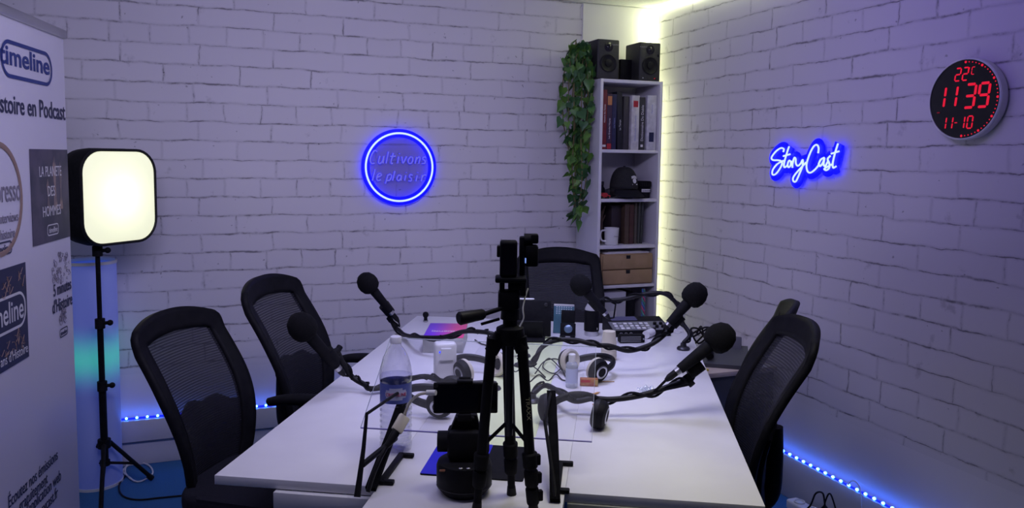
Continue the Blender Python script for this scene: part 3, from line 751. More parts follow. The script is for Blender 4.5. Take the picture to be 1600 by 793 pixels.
MB().surf(lambda a, b: (.0436 * cos(R(228 + 84 * a)), .0436 * sin(R(228 + 84 * a)), .036 + .018 * b), 16, 1).build('label_band', M['paper'], lm)
text('lettering', 'ULTRASONIC', frame((0, -.0445, .041), (1, 0, 0), (0, 0, 1)), .010, M['navy'], lm)
o = thing('toy_car', 'small red model car at the left of the cap on the middle shelf', 'toy car', (bx(947, 3.985), 3.995, z2))
mb = MB(); mb.prism([(-.035, .008), (.035, .008), (.036, .018), (.022, .022), (.012, .033), (-.014, .033), (-.026, .021), (-.036, .019)], .03, frame((0, .015, 0), (1, 0, 0), (0, 0, 1)))
mb.build('body', mat('red paint', (.40, .02, .02), .3), o)
for sx in (-.021, .021):
    for sy in (-.014, .014): MB().cyl((sx, sy - .003, .008), (sx, sy + .003, .008), .008, n=14).build('wheel', M['rubber'], o)
o = thing('small_bottle', 'small black bottle at the left end of the middle shelf', 'bottle', (bx(944, 4.07), 4.08, z2))
MB().lathe([(.016, 0), (.017, .002), (.017, .055), (.009, .065), (.009, .075)], 20).build('body', M['black'], o)
MB().lathe([(.0105, .075), (.0105, .095), (.001, .096)], 16).build('stopper', M['darkmetal'], o)
o = thing('pouch', 'crumpled dark grey pouch lying left of the cap', 'pouch', (bx(956, 4.12), 4.12, z2))
mb = MB(); mb.ball((0, 0, .026), .05, (1.0, .7, .52))
for v in mb.bm.verts: v.co += V((.004 * sin(v.co.x * 160), .004 * sin(v.co.z * 190 + 1), .004 * sin(v.co.x * 130 + v.co.y * 90))); v.co.z = max(.0005, v.co.z)
mb.build('bag', noisy('grey cloth', (.05, .05, .06), (.08, .08, .09), 80, .9), o)
# mug and old books shelf
z3 = 1.0745
mg = thing('mug', 'white mug with small grey lettering on the third shelf', 'mug', (bx(960, 4.0), 4.005, z3))
MB().lathe([(.001, .0), (.034, 0), (.038, .004), (.043, .095), (.0435, .1), (.0405, .1), (.037, .01), (.001, .008)], 36).build('cup', M['white'], mg)
MB().tube(spline([(-.040, 0, .085), (-.065, 0, .082), (-.072, 0, .055), (-.062, 0, .028), (-.037, 0, .022)], 6), .0055, 10).build('handle', M['white'], mg)
MB().lathe([(.001, .09), (.039, .09)], 28, cap=False).build('coffee', mat('brown contents', (.20, .12, .05), .4), mg)
text('lettering', 'Podcast', frame((.010, -.0445, .05), (1, 0, 0), (0, 0, 1)), .010, M['greyink'], mg)
G2 = 'old books on the third shelf of the bookcase'
book(964, 979.5, .225, (.035, .024, .025), z3, 'wide dark brown book partly behind the white mug', G2, y0=BY0 + .10, d_=.15)
book(980, 987, .235, (.09, .055, .035), z3, 'light brown leather book right of the dark brown book', G2, y0=BY0 + .06)
book(987.5, 994.5, .233, (.075, .028, .022), z3, 'reddish brown leather book in the middle of the third shelf', G2, y0=BY0 + .06)
book(995.5, 999.5, .24, (.10, .085, .06), z3, 'thin tan book right of the reddish brown book', G2, y0=BY0 + .06)
book(1000.5, 1004, .245, (.06, .065, .055), z3, 'thin grey green book near the right of the third shelf', G2, y0=BY0 + .06, tilt=.02)
book(1005, 1008.5, .25, (.045, .05, .045), z3, 'thin dark green book at the right end of the row', G2, y0=BY0 + .06, tilt=.02)
o = thing('dried_branch', 'brown dried branch standing at the left end of the third shelf', 'branch', (bx(944, 4.08), 4.09, z3))
mb = MB()
for k in range(7): mb.tube(spline([(0, 0, .0), (rnd.uniform(-.008, .008), rnd.uniform(-.01, .01), .09), (rnd.uniform(-.012, .02), rnd.uniform(-.02, .02), .16 + .07 * rnd.random())], 4), .0035, 6)
mb.build('stems', mat('dry brown', (.12, .08, .05), .8), o)
# cardboard drawers
z4 = .8445
dr = thing('drawer_box', 'brown cardboard box with two small drawers on the fourth shelf', 'drawer box', ((BX0 + BX1) / 2 + .004, BY0 + .13, z4))
mb = MB(); wd, hd, dd = .335, .178, .25
mb.box((0, .005, hd / 2), (wd, dd - .01, hd), .002); mb.build('carcass', M['card'], dr)
for k in range(2):
    zc = .046 + k * .086
    d_ = MB().box((0, -dd / 2 + .003, zc), (wd - .010, .012, .080), .002).build('drawer', M['card'], dr)
    MB().box((0, -dd / 2 - .0035, zc + .034 - .004), (.026, .003, .020), .0005).build('pull', M['screen'], d_)
MB().box((0, -dd / 2 - .0035, .132), (.085, .002, .024)).build('label_holder', M['card'], dr)
o = tag(MB().box((.01, 0, .004), (.29, .21, .008), .001).box((.0, .005, .0095), (.22, .19, .003)).build('paper_stack', M['paper']), 'loose papers lying on the cardboard drawer box', 'papers'); o.location = ((BX0 + BX1) / 2, BY0 + .13, z4 + hd + .0005)
z5 = .4695
o = thing('archive_box', 'pale grey archive box standing on the lowest visible shelf', 'box', (bx(962, 3.98), BY0 + .14, z5))
MB().box((0, 0, .165), (.185, .24, .33), .003).build('body', mat('pale grey card', (.50, .50, .55), .6), o)
MB().box((0, -.1215, .20), (.06, .002, .04)).build('label_plate', M['paper'], o)
o = thing('binder', 'black ring binder right of the pale archive box', 'binder', (bx(994, 3.98), BY0 + .15, z5))
MB().box((0, 0, .16), (.055, .24, .32), .004).build('spine', M['black'], o)
MB().lathe([(.012, 0), (.012, .002), (.007, .002), (.007, .0)], 20, frame((0, -.1205, .06), (1, 0, 0), (0, 0, 1)), cap=False).build('finger_ring', M['silver'], o)
o = thing('twisted_cord', 'multicoloured twisted cord hanging at the right of the binder', 'cord', (bx(1012, 3.98), 3.975, z5 + .34))
cols = [mat('pink cord', (.6, .12, .25), .7), mat('blue cord', (.10, .20, .5), .7), mat('green cord', (.10, .35, .28), .7)]
for k in range(3):
    P = [V((.007 * cos(i * .55 + k * 2.094), .007 * sin(i * .55 + k * 2.094), -i * .0065)) for i in range(48)]
    MB().tube(P, .0055, 7).build('strand', cols[k], o)

# ------------------------------------------------------------------ neon signs on the walls
def strokes(scale, ox, oy, L, proj, k=4):
    return [spline([proj(ox + x / scale, oy + y / scale) for x, y in P], k) for P in L]
CULT = [[(262, 300), (240, 292), (215, 330), (205, 370), (215, 398), (240, 395)], [(285, 335), (272, 385), (285, 398), (305, 380), (318, 335), (310, 398)],
        [(355, 300), (335, 398)], [(395, 310), (375, 390), (390, 398)], [(370, 340), (412, 338)], [(440, 340), (430, 398)], [(447, 314), (445, 320)],
        [(465, 340), (475, 395), (505, 340)], [(535, 345), (518, 370), (522, 395), (545, 395), (556, 365), (548, 345), (535, 345)],
        [(575, 400), (587, 345), (583, 365), (605, 345), (615, 355), (605, 400)], [(665, 348), (645, 345), (638, 362), (655, 375), (655, 395), (632, 398)],
        [(245, 445), (222, 540)], [(262, 512), (295, 497), (285, 480), (265, 495), (258, 525), (272, 540), (292, 530)],
        [(350, 490), (330, 565)], [(345, 500), (370, 487), (380, 505), (365, 535), (342, 538)], [(408, 460), (388, 540)],
        [(460, 500), (440, 495), (425, 520), (435, 540), (455, 525), (462, 498), (458, 540)], [(498, 495), (488, 540)], [(504, 470), (502, 476)],
        [(555, 495), (535, 490), (530, 510), (545, 522), (540, 542), (520, 540)], [(592, 495), (582, 545)], [(598, 470), (596, 476)],
        [(625, 545), (635, 495), (632, 510), (650, 492), (665, 495)]]
NC = V((.935, D, 1.511))
ns = thing('neon_sign', 'round blue neon sign reading Cultivons le plaisir on the back brick wall', 'neon sign', NC)
Mn = frame((0, -.026, 0), (1, 0, 0), (0, 0, 1))
MB().lathe([(.001, 0), (.2065, 0), (.2065, .005), (.001, .005)], 64, Mn).build('acrylic_disc', M['acrylic'], ns)
MB().lathe([(.163, .0055), (.2075, .0055), (.2085, .001), (.2075, -.001), (.163, -.001)], 72, Mn, cap=False).build('halo_ring', M['neonb'], ns)
MB().tube([Mn @ V((.185 * cos(2 * pi * i / 72), .185 * sin(2 * pi * i / 72), .011)) for i in range(72)], .0052, 10, True).build('lit_tube', M['neonw'], ns)
for (x, z) in ((-.13, .13), (.13, .13), (-.13, -.13), (.13, -.13)): MB().cyl((x, .0, z), (x, -.034, z), .006, n=12).build('standoff', M['silver'], ns)
PL = strokes(5.287, 540, 180, CULT, lambda x, y: ony(x, y, D - .036) - NC)
mb = MB()
for P in PL: mb.tube(P, .0058, 6)
for v in mb.bm.verts: v.co.y = -.0318 + (v.co.y + .036) * .12
mb.build('letter_backing', M['neonback'], ns)
for nm, LL in (('upper_lettering', PL[:11]), ('lower_lettering', PL[11:])):
    mb = MB()
    for P in LL: mb.tube(P, .0034, 8)
    mb.build(nm, M['neonoff'], ns)
STORY = [[(290, 312), (295, 282), (265, 272), (215, 305), (170, 365), (182, 395), (240, 398), (275, 412), (270, 455), (230, 520), (195, 548), (175, 535), (185, 490), (230, 435), (290, 402)],
         [(350, 255), (325, 330), (298, 430), (302, 470), (330, 452), (340, 420), (352, 400), (368, 415), (365, 450), (345, 470), (332, 445)], [(290, 355), (360, 335)],
         [(385, 400), (384, 475)], [(384, 440), (403, 372), (418, 385), (420, 430), (440, 455), (470, 430), (490, 392), (490, 450), (460, 530), (420, 615), (392, 610), (395, 570), (440, 510), (525, 420)],
         [(650, 325), (655, 270), (635, 238), (600, 260), (560, 340), (530, 440), (540, 510), (572, 525), (620, 490), (662, 440)],
         [(712, 370), (678, 390), (655, 440), (672, 458), (700, 420), (715, 375), (706, 440), (722, 458), (750, 410)],
         [(775, 352), (748, 385), (765, 430), (764, 475), (735, 500), (712, 488), (735, 470), (790, 440)],
         [(855, 225), (825, 320), (800, 430), (806, 475), (835, 460)], [(785, 330), (865, 305)]]
SCo = V((W, 2.86, 1.575))
ns2 = thing('neon_sign', 'blue neon script sign reading StoryCast on the right brick wall', 'neon sign', SCo)
PL = strokes(6.606, 1180, 190, STORY, lambda x, y: onx(x, y, W - .034) - SCo)
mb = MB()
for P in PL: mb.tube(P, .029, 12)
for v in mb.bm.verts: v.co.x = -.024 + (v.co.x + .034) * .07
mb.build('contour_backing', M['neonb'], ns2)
mb = MB()
for P in PL: mb.tube(P, .0040, 8)
mb.build('lit_tube', M['neonw'], ns2)
for (y, z) in ((.20, -.02), (-.19, .03), (0, -.03)): MB().cyl((-.0002, y, z), (-.024, y, z), .006, n=10).build('standoff', M['silver'], ns2)

# ------------------------------------------------------------------ digital wall clock
CC = V((W, 2.030, 1.797))
ck = thing('wall_clock', 'round black digital clock with red digits on the right brick wall', 'clock', CC)
Mk = frame((0, 0, 0), (0, -1, 0), (0, 0, 1)) @ MX.Diagonal((.95, .95, 1, 1))
MB().lathe([(.120, .0003), (.146, .004), (.151, .012), (.151, .040), (.147, .044), (.1445, .044), (.1445, .040)], 72, Mk, cap=False).build('rim', M['white'], ck)
MB().lathe([(.001, .0405), (.1446, .0405)], 72, Mk, cap=False).build('display', M['screen'], ck)
SEG = {'0': 'abcdef', '1': 'bc', '2': 'abged', '3': 'abgcd', '9': 'abcdfg', 'C': 'adef', '-': 'g'}
def digit(ch_, cx, cy, h, name='digit', th=None):
    w_ = h * .46; t = th or h * .115; g_ = t * .28; mb = MB(); s_ = .10
    def bar(x0, y0, x1, y1):
        d = V((x1 - x0, y1 - y0)); L = d.length; d /= L; n_ = V((-d.y, d.x)) * t / 2; a = V((x0, y0)) + d * g_; b = V((x1, y1)) - d * g_
        poly = [a + d * (t / 3) + n_, a, a + d * (t / 3) - n_, b - d * (t / 3) - n_, b, b - d * (t / 3) + n_]
        mb.prism([(cx + p.x + s_ * p.y, cy + p.y) for p in poly], .0008, Mk @ MX.Translation((0, 0, .0412)))
    pos = {'a': (-1, 1, 1, 1), 'g': (-1, 0, 1, 0), 'd': (-1, -1, 1, -1), 'f': (-1, 0, -1, 1), 'e': (-1, -1, -1, 0), 'b': (1, 0, 1, 1), 'c': (1, -1, 1, 0)}
    for q in SEG[ch_]:
        x0, y0, x1, y1 = pos[q]; bar(x0 * w_ / 2, y0 * h / 2, x1 * w_ / 2, y1 * h / 2)
    mb.build(name, M['red'], ck, smooth=False)
for c_, x, y, h in (('2', -.029, .092, .046), ('2', .002, .092, .046), ('C', .033, .101, .026), ('1', -.098, .012, .078), ('1', -.048, .012, .078), ('3', .026, .010, .084), ('9', .081, .010, .084),
                    ('1', -.079, -.086, .044), ('1', -.051, -.086, .044), ('-', -.026, -.086, .030), ('1', -.001, -.086, .044), ('0', .032, -.086, .044)):
    digit(c_, x, y, h)
mb = MB()
for i in range(31):
    a = R(90 - 6 * i); r = .0048 if i % 5 == 0 else .0024
    mb.prism([(.1355 * cos(a) + r * cos(j * pi / 4), .1355 * sin(a) + r * sin(j * pi / 4)) for j in range(8)], .0008, Mk @ MX.Translation((0, 0, .0412)))
mb.prism([(.016 + .003 * cos(j * pi / 4), .112 + .003 * sin(j * pi / 4)) for j in range(8)], .0008, Mk @ MX.Translation((0, 0, .0412)))
mb.build('seconds_dots', M['red'], ck, smooth=False)
MB().box((-.105, -.045, .0415), (.012, .005, .0006), M=Mk).build('dim_marker', M['reddim'], ck)

# ------------------------------------------------------------------ microphones and their arms
def mic(ball, end, d0, d1, label, ring=.80):
    a, b = at(*ball, d0), at(*end, d1); ax = (b - a).normalized(); L = (b - a).length
    o = thing('microphone', label, 'microphone', a, 0, 'microphones around the table')
    x = ax.orthogonal().normalized(); Mx = frame((0, 0, 0), x, ax.cross(x)); k = .96
    MB().lathe([(.001, -.056 * k), (.020, -.053 * k), (.037, -.038 * k), (.0465, -.014 * k), (.0475, .008 * k), (.042, .028 * k), (.031, .040 * k), (.022, .043 * k)], 28, Mx).build('foam_windscreen', M['foam'], o)
    MB().lathe([(.020, .038), (.0215, .05), (.0195, L * .45), (.0165, L * .70), (.0155, L * ring)], 20, Mx).build('handle', M['blackm'], o)
    MB().lathe([(.0125, L * ring), (.0125, L * (ring + .07))], 18, Mx).build('connector_ring', M['silver'], o)
    MB().lathe([(.0115, L * (ring + .07)), (.0115, L * .93), (.006, L)], 18, Mx).build('plug', M['rubber'], o)
    return a, b, ax
def arm(pts, label, clip, ax, cab=None, r=.0095, base=None):
    P = [at(*p) if not isinstance(p, V) else p for p in pts]
    Q = spline(P, 7); e = Q[-1]
    for q in Q: q.z = max(q.z, TZ + .0215)
    o = thing('gooseneck_arm', label, 'microphone arm', (e.x, e.y, TZ + .0005), 0, 'flexible microphone arms on the table')
    MB().tube(Q, r, 10).build('gooseneck', M['rubber'], o, world=True)
    W_ = []                                  # the cable wound loosely round the arm
    for i, p in enumerate(Q):
        t = (Q[min(i + 1, len(Q) - 1)] - Q[max(i - 1, 0)]).normalized(); n_ = t.orthogonal().normalized(); b_ = t.cross(n_)
        W_.append(p + (n_ * cos(i * .42) + b_ * sin(i * .42)) * (r + .0045))
    MB().tube(([at(*q) for q in cab] if cab else []) + W_, .0042, 7).build('audio_cable', M['blackm'], o, world=True)
    c = at(*clip); s_ = P[0]
    mb = MB(); mb.tube([c - ax * .022, c + ax * .030], [.027, .025], 12); mb.tube([c, s_.lerp(c, .3), s_], [.014, .015, .013], 10); mb.cyl(s_ + ax.orthogonal().normalized() * -.02, s_ + ax.orthogonal().normalized() * .02, .011, n=12)
    mb.build('clip', M['blackm'], o, world=True)
    MB().lathe([(.001, 0), (.028, 0), (.029, .006), (.025, .012), (.014, .016), (.012, .03)], 28).build('base', M['darkmetal'], o)
a, b, ax = mic((472.8, 511), (538, 586), 2.64, 2.72, 'foam-topped microphone nearest the camera on the left side of the table')
arm([(527, 548, 2.74), (538, 571, 2.76), (551, 589, 2.77), (569, 600, 2.75), (587, 609, 2.72), tb(.33, .86, .770), tb(.42, .835, .765), tb(.52, .825, .765), tb(.60, .86, .765)], 'black flexible arm holding the near left microphone, passing behind the water bottle', (515, 556, 2.70), ax, [(538, 586, 2.72), (545, 588, 2.74)])
a, b, ax = mic((575, 442.5), (623, 502), 3.60, 3.66, 'foam-topped microphone farther along the left side, in front of the bare brick wall', .72)
arm([(610, 494, 3.68), (615, 508, 3.68), (622, 517, 3.66), (637, 524, 3.48), (665, 527, 3.27), (695, 526, 3.20), (722, 518, 3.18), (745, 517.5, 3.16), (772, 522, 3.12), tb(.60, 1.33, .79), tb(.655, 1.34, .765)], 'black flexible arm holding the far left microphone, passing over the purple box', (604, 481, 3.66), ax, [(623, 502, 3.66), (625, 510, 3.66)])
a, b, ax = mic((908, 445.6), (952, 497), 3.50, 3.50, 'foam-topped microphone in the middle, in front of the chair at the far end', .82)
arm([(943, 469, 3.52), (960, 468.5, 3.52), (980, 466, 3.52), (1008, 459, 3.52), (1034, 457.5, 3.52), (1051, 467, 3.52), (1062, 483, 3.52), (1066, 503, 3.52), tb(1.362, 1.62, .80), tb(1.335, 1.60, .765)], 'black flexible arm arching from the right table edge to the middle microphone', (930, 473, 3.51), ax, [(952, 497, 3.5), (959, 496, 3.51), (962, 475, 3.52)])
a, b, ax = mic((1085, 461), (1038, 513), 3.10, 3.06, 'foam-topped microphone on the right side standing over the far right table corner', .84)
arm([(1047, 514, 3.10), (1028, 531, 3.06), (1009, 541, 3.03), (981, 547.5, 3.00), (953, 540, 2.98), (930, 538.5, 2.97), (900, 531, 2.97), (870, 531, 2.97), (846, 543, 2.96), (833, 566, 2.93), tb(.66, 1.19, .765)], 'black flexible arm holding the far right microphone, curving over the headphones', (1057, 498, 3.10), ax, [(1038, 513, 3.06), (1034, 520, 3.05)])
a, b, ax = mic((1124, 528), (1040, 594), 2.56, 2.50, 'largest-looking foam-topped microphone at the near right table edge', .74)
arm([(1076, 594, 2.55), (1060, 598, 2.54), (1021, 612, 2.51), (987, 620, 2.49), (953, 623.5, 2.48), (925, 622, 2.48), (895, 625, 2.49), tb(.80, .78, .785), tb(.755, .74, .765)], 'black flexible arm holding the near right microphone, low above the table', (1086, 573, 2.56), ax, [(1040, 594, 2.5), (1031, 603, 2.5), (1021, 612, 2.50)])

# ------------------------------------------------------------------ headphones
def headphones(label, pos, rz, tilt=0, pad='M'):
    o = thing('headphones', label, 'headphones', pos, rz, 'headphones lying on the table')
    # lying down: the band is an arch in the table plane, the cups stand on their rims
    P = [V((.085 * cos(R(t)), .012 + .105 * sin(R(t)), .042 + .012 * sin(R(t)))) for t in range(0, 181, 10)]
    mb = MB(); mb.tube(P, .0095, 8)
    for v in mb.bm.verts: v.co.z = .045 + (v.co.z - .045) * 1.5
    mb.build('headband', M['rubber'], o)
    for s_ in (-1, 1):
        Mx = frame((s_ * .086, -.015, .047), (0, 1, 0), (0, 0, 1) if s_ > 0 else (0, 0, -1)) @ MX.Rotation(.15 * s_, 4, 'X')
        MB().lathe([(.001, .022), (.028, .022), (.040, .016), (.045, .004), (.045, -.004)], 28, Mx).build('ear_cup', M['black'], o)
        MB().lathe([(.018, .0235), (.021, .0245), (.026, .0225)], 24, Mx, cap=False).build('cup_ring', M['silver'], o)
        MB().lathe([(.022, -.006), (.030, -.018), (.038, -.022), (.045, -.016), (.046, -.004)], 28, Mx, cap=False).build('ear_pad', M['cream'] if pad == 'C' else M['rubber'], o)
        MB().tube([(s_ * .086, .02, .05), (s_ * .090, .0, .05), (s_ * .104, -.015, .047)], .006, 8).build('yoke', M['darkmetal'], o)
    return o
headphones('black headphones with a pale ear pad behind the clear hand gel bottle', onz(915, 588, TZ) + V((0, 0, .0005)), R(-75), pad='C')
headphones('black headphones with silver cup rings nearest the right stand bracket', onz(897, 662, TZ) + V((0, 0, .0005)), R(-40))
headphones('black headphones on the left behind the phone on the robot mount', onz(690, 640, TZ) + V((0, 0, .0005)), R(60))
headphones('black headphones with pale ear pads beside the white dispenser', onz(748, 592, TZ) + V((0, 0, .0005)), R(20), pad='C')

# ------------------------------------------------------------------ things on the table
ZT = TZ + .0004
def on_table(x, y, lift=0): p = onz(x, y, TZ); p.z = ZT + lift; return p
# clear acrylic sheet leaning on two black stand brackets
PX0 = tb(.45, .005); PQ = (TV * cos(math.atan(.646)) + V((0, 0, sin(math.atan(.646))))).normalized(); PN = TU.cross(PQ)
PC = [onplane(*q, PX0, PN) for q in ((563, 667), (928, 683), (929, 535), (607, 526))]
qq = [((p - PX0).dot(TU), (p - PX0).dot(PQ)) for p in PC]
u0, u1 = (qq[0][0] + qq[3][0]) / 2, (qq[1][0] + qq[2][0]) / 2; v0, v1 = (qq[0][1] + qq[1][1]) / 2, (qq[2][1] + qq[3][1]) / 2
sh = thing('acrylic_sheet', 'clear acrylic sheet leaning back on two black brackets, above the middle of the table', 'acrylic sheet', PX0 + TU * (u0 + u1) / 2 + PQ * v0)
Ms = frame(PX0, TU, PQ)
MB().quad([Ms @ V((a, b, -.0105)) for a, b in ((u0, v0), (u1, v0), (u1, v1), (u0, v1))]).build('clear_panel', M['plexi'], sh, world=True, smooth=False)
mb = MB(); mb.box(((u0 + u1) / 2, v0, -.0105), (u1 - u0, .0022, .004), M=Ms); mb.build('lower_edge', M['acredge'], sh, world=True)
mb = MB(); mb.box(((u0 + u1) / 2, v1, -.0105), (u1 - u0, .0012, .0035), M=Ms).box((u1, (v0 + v1) / 2, -.0105), (.0012, v1 - v0, .0035), M=Ms).box((u0, (v0 + v1) / 2, -.0105), (.0012, v1 - v0, .0035), M=Ms)
mb.build('pale_edge', M['frost'], sh, world=True)
def bracket(top, low, thin, foot, hook, label):
    o = thing('stand_bracket', label, 'stand bracket', tb(*low, 0) + V((0, 0, ZT)), 0, 'black brackets under the acrylic sheet')
    q = onplane(*top, PX0, PN); u = (q - PX0).dot(TU); v = (q - PX0).dot(PQ)
    f = tb(*low, ZT + .006)
    mb = MB(); L = (q - f).length; dr = (q - f).normalized(); sd = TU
    Mb = frame(f, sd, dr)
    mb.prism([(-.013, 0), (.013, 0), (.015, L * .55), (.013, L), (-.012, L), (-.010, L * .5)], .014, Mb @ MX.Translation((0, 0, -.007)))
    mb.build('leaning_bar', M['flatblack'], o, world=True)
    P = [at(*t) for t in thin]
    for p in P: p.z = max(p.z, ZT + .009)
    MB().tube([q] + P, [.0042, .0042] + [.0055] * (len(P) - 2) + [.0085], 8).build('wire_frame', M['black'], o, world=True)
    a, b = tb(*foot[0], ZT + .006), tb(*foot[1], ZT + .006)
    Mf_ = frame(a, (b - a).cross(V((0, 0, 1))), (b - a)); L = (b - a).length
    MB().box((0, L / 2, 0), (.018, L, .011), .003, M=Mf_).box((.018, L - .008, 0), (.036, .016, .011), .003, M=Mf_).box((.016, .01, 0), (.032, .018, .011), .003, M=Mf_).build('foot', M['black'], o, world=True)
    if hook: MB().tube([at(*h) for h in hook], .0075, 8).build('cross_arm', M['black'], o, world=True)
    return o
bracket((637, 603), (.432, -.04), [(573, 646, 1.93), (568, 700, 1.90), (558, 776, 1.855)], ((.446, .0), (.446, .20)), [(566, 726, 1.89), (618, 684, 2.02)], 'left black stand bracket in front of the water bottle, holding up the acrylic sheet')
bracket((861, 612), (.893, -.03), [(851, 657, 1.98), (863, 736, 1.90), (867, 786, 1.84)], ((.893, .02), (.888, .215)), None, 'right black stand bracket seen edge-on beside the tripod, holding up the acrylic sheet')
# charging cable with an adapter lying over the left bracket
cw = thing('adapter_cable', 'cream adapter cable running from the phone over the left stand bracket', 'cable', at(636, 655, 1.97))
MB().tube(spline([at(670, 613, 1.86), at(655, 616, 1.89), at(642, 626, 1.93), at(635, 640, 1.96), at(631, 652, 1.97)], 6), .0038, 8).build('cream_lead', M['cream'], cw, world=True)
MB().tube([at(681, 613, 1.851), at(667, 613, 1.862)], .0068, 10).build('connector', M['white'], cw, world=True)
A_, B_ = at(632, 651, 1.955), at(620, 672, 1.93); dr = (B_ - A_).normalized(); Ma = frame((A_ + B_) / 2, dr.cross(V((0, -1, .2))).normalized(), dr)
MB().box((0, 0, 0), (.030, (B_ - A_).length + .006, .014), .004, M=Ma).build('adapter', M['cream'], cw, world=True)
MB().tube([at(619, 674, 1.928), at(612, 686, 1.918), at(604, 697, 1.91)], [.011, .0105, .007], 10).build('plug', M['rubber'], cw, world=True)
MB().tube(spline([at(604, 697, 1.91), at(594, 716, 1.895), at(583, 742, 1.88), at(575, 768, 1.868)], 6), .0055, 8).build('black_lead', M['rubber'], cw, world=True)

# water bottle
wb = thing('water_bottle', 'large clear plastic water bottle with a blue label on the left of the table', 'bottle', tb(.418, .235, ZT))
prof = [(.001, .004), (.034, 0), (.043, .006), (.0455, .02)]
for k in range(7): z = .026 + k * .0165; prof += [(.0455, z), (.0435, z + .004), (.0435, z + .008), (.0455, z + .012)]
prof += [(.0455, .145), (.0445, .148), (.0445, .205), (.0462, .209), (.0462, .225), (.0445, .228), (.043, .245), (.036, .272), (.025, .292), (.0155, .305), (.0142, .318)]
MB().lathe(prof, 40, cap=False).build('bottle_body', M['pet'], wb)
MB().lathe([(.001, .006), (.040, .007)] + [(r - .002, z) for r, z in prof[3:34] if z < .222] + [(.0435, .222), (.001, .222)], 36, cap=False).build('water', M['water'], wb)
MB().lathe([(.0150, .312), (.0162, .313), (.0162, .329), (.015, .3305), (.001, .3305)], 28).build('cap', M['cap'], wb)
mlab = noisy('blue bottle label', (.06, .08, .30), (.10, .13, .40), 22, .4)
MB().lathe([(.0449, .149), (.0449, .204)], 44, cap=False).build('label_band', mlab, wb)
def wrap(o, r, a0):     # bend flat lettering round the bottle
    for v in o.data.vertices:
        x, y, z = v.co; a = a0 + x / r; rr_ = r + max(0, -y) ; v.co = (rr_ * cos(a), rr_ * sin(a), z)
lp = MB().surf(lambda a, b: ((a - .5) * .064, -.0004 - .0001 * 0, .1765 + (b - .5) * .034), 24, 6, lambda a, b: ((a - .5) * 2) ** 2 + ((b - .5) * 2) ** 2 * .9 < 1).build('label_patch', mat('pale label print', (.42, .44, .58), .5), wb)
wrap(lp, .0449, R(-102))
t_ = text('label_lettering', 'CRISTALINE', frame((0, -.0012, .171), (1, 0, 0), (0, 0, 1)), .0135, mat('red label print', (.45, .05, .10), .5), wb, fit=.058); wrap(t_, .0449, R(-102))

# robot phone mount with a phone
gm = thing('phone_mount', 'black motorised phone mount with a round drum base, standing before the tripod', 'phone mount', tb(.662, .0, ZT), R(-17.8))
MB().lathe([(.001, 0), (.052, 0), (.056, .004), (.069, .020), (.0695, .070), (.066, .080), (.058, .084), (.001, .084)], 44).build('drum_base', M['black'], gm)
MB().lathe([(.0701, .022), (.0701, .0245)], 44, cap=False).build('base_seam', M['darkmetal'], gm)
for (x, n) in ((-.008, 'button'), (.010, 'button')): MB().ball((x, -.060, .0835), .0055, (1, .8, .45), u=12, v=8).build(n, M['silver'], gm)
MB().box((-.052, -.048, .0735), (.016, .004, .005), .001, M=MX.Rotation(0, 4, 'Z')).build('status_window', mat('copper window', (.30, .12, .06), .4), gm)
MB().box((0, .012, .122), (.085, .075, .078), .014).build('motor_block', M['blackm'], gm)
mb = MB()
for k in range(9): mb.lathe([(.026, -.0015), (.026, .0015)], 24, frame((-.043 - k * .0028 * 1.0, .012, .125), (0, 1, 0), (0, 0, 1)))
mb.tube([(-.04, .012, .125), (-.068, .012, .125)], .0235, 20); mb.build('tilt_knob', M['black'], gm)
MB().box((.052, .012, .125), (.02, .05, .05), .006).build('side_hub', M['black'], gm)
MB().prism([(-.036, .155), (.040, .155), (.030, .195), (-.020, .195)], .030, frame((0, .030, 0), (1, 0, 0), (0, 0, 1))).build('neck', M['blackm'], gm)
ph_c = V((0, -.062 + .04, .248))
MB().box((.0, -.006, .194), (.034, .024, .018), .003).box((.0, -.006, .191), (.048, .018, .006), .002).build('clamp_jaw', M['black'], gm)
MB().box((0, .008, .242), (.030, .010, .098), .003).box((0, -.004, .2845), (.040, .024, .006), .002).build('clamp_back', M['black'], gm)
phn = thing('smartphone', 'black smartphone held sideways in the motorised phone mount', 'phone', gm.matrix_basis @ V((.002, -.0065, .242)), R(-17.8))
MB().box((0, 0, 0), (.159, .0085, .0775), .0035, seg=3).build('phone_case', M['blackm'], phn)
MB().prism(rrect(.152, .070, .008), .0006, frame((0, -.0044, 0), (1, 0, 0), (0, 0, 1))).build('phone_screen', M['screen'], phn, smooth=False)

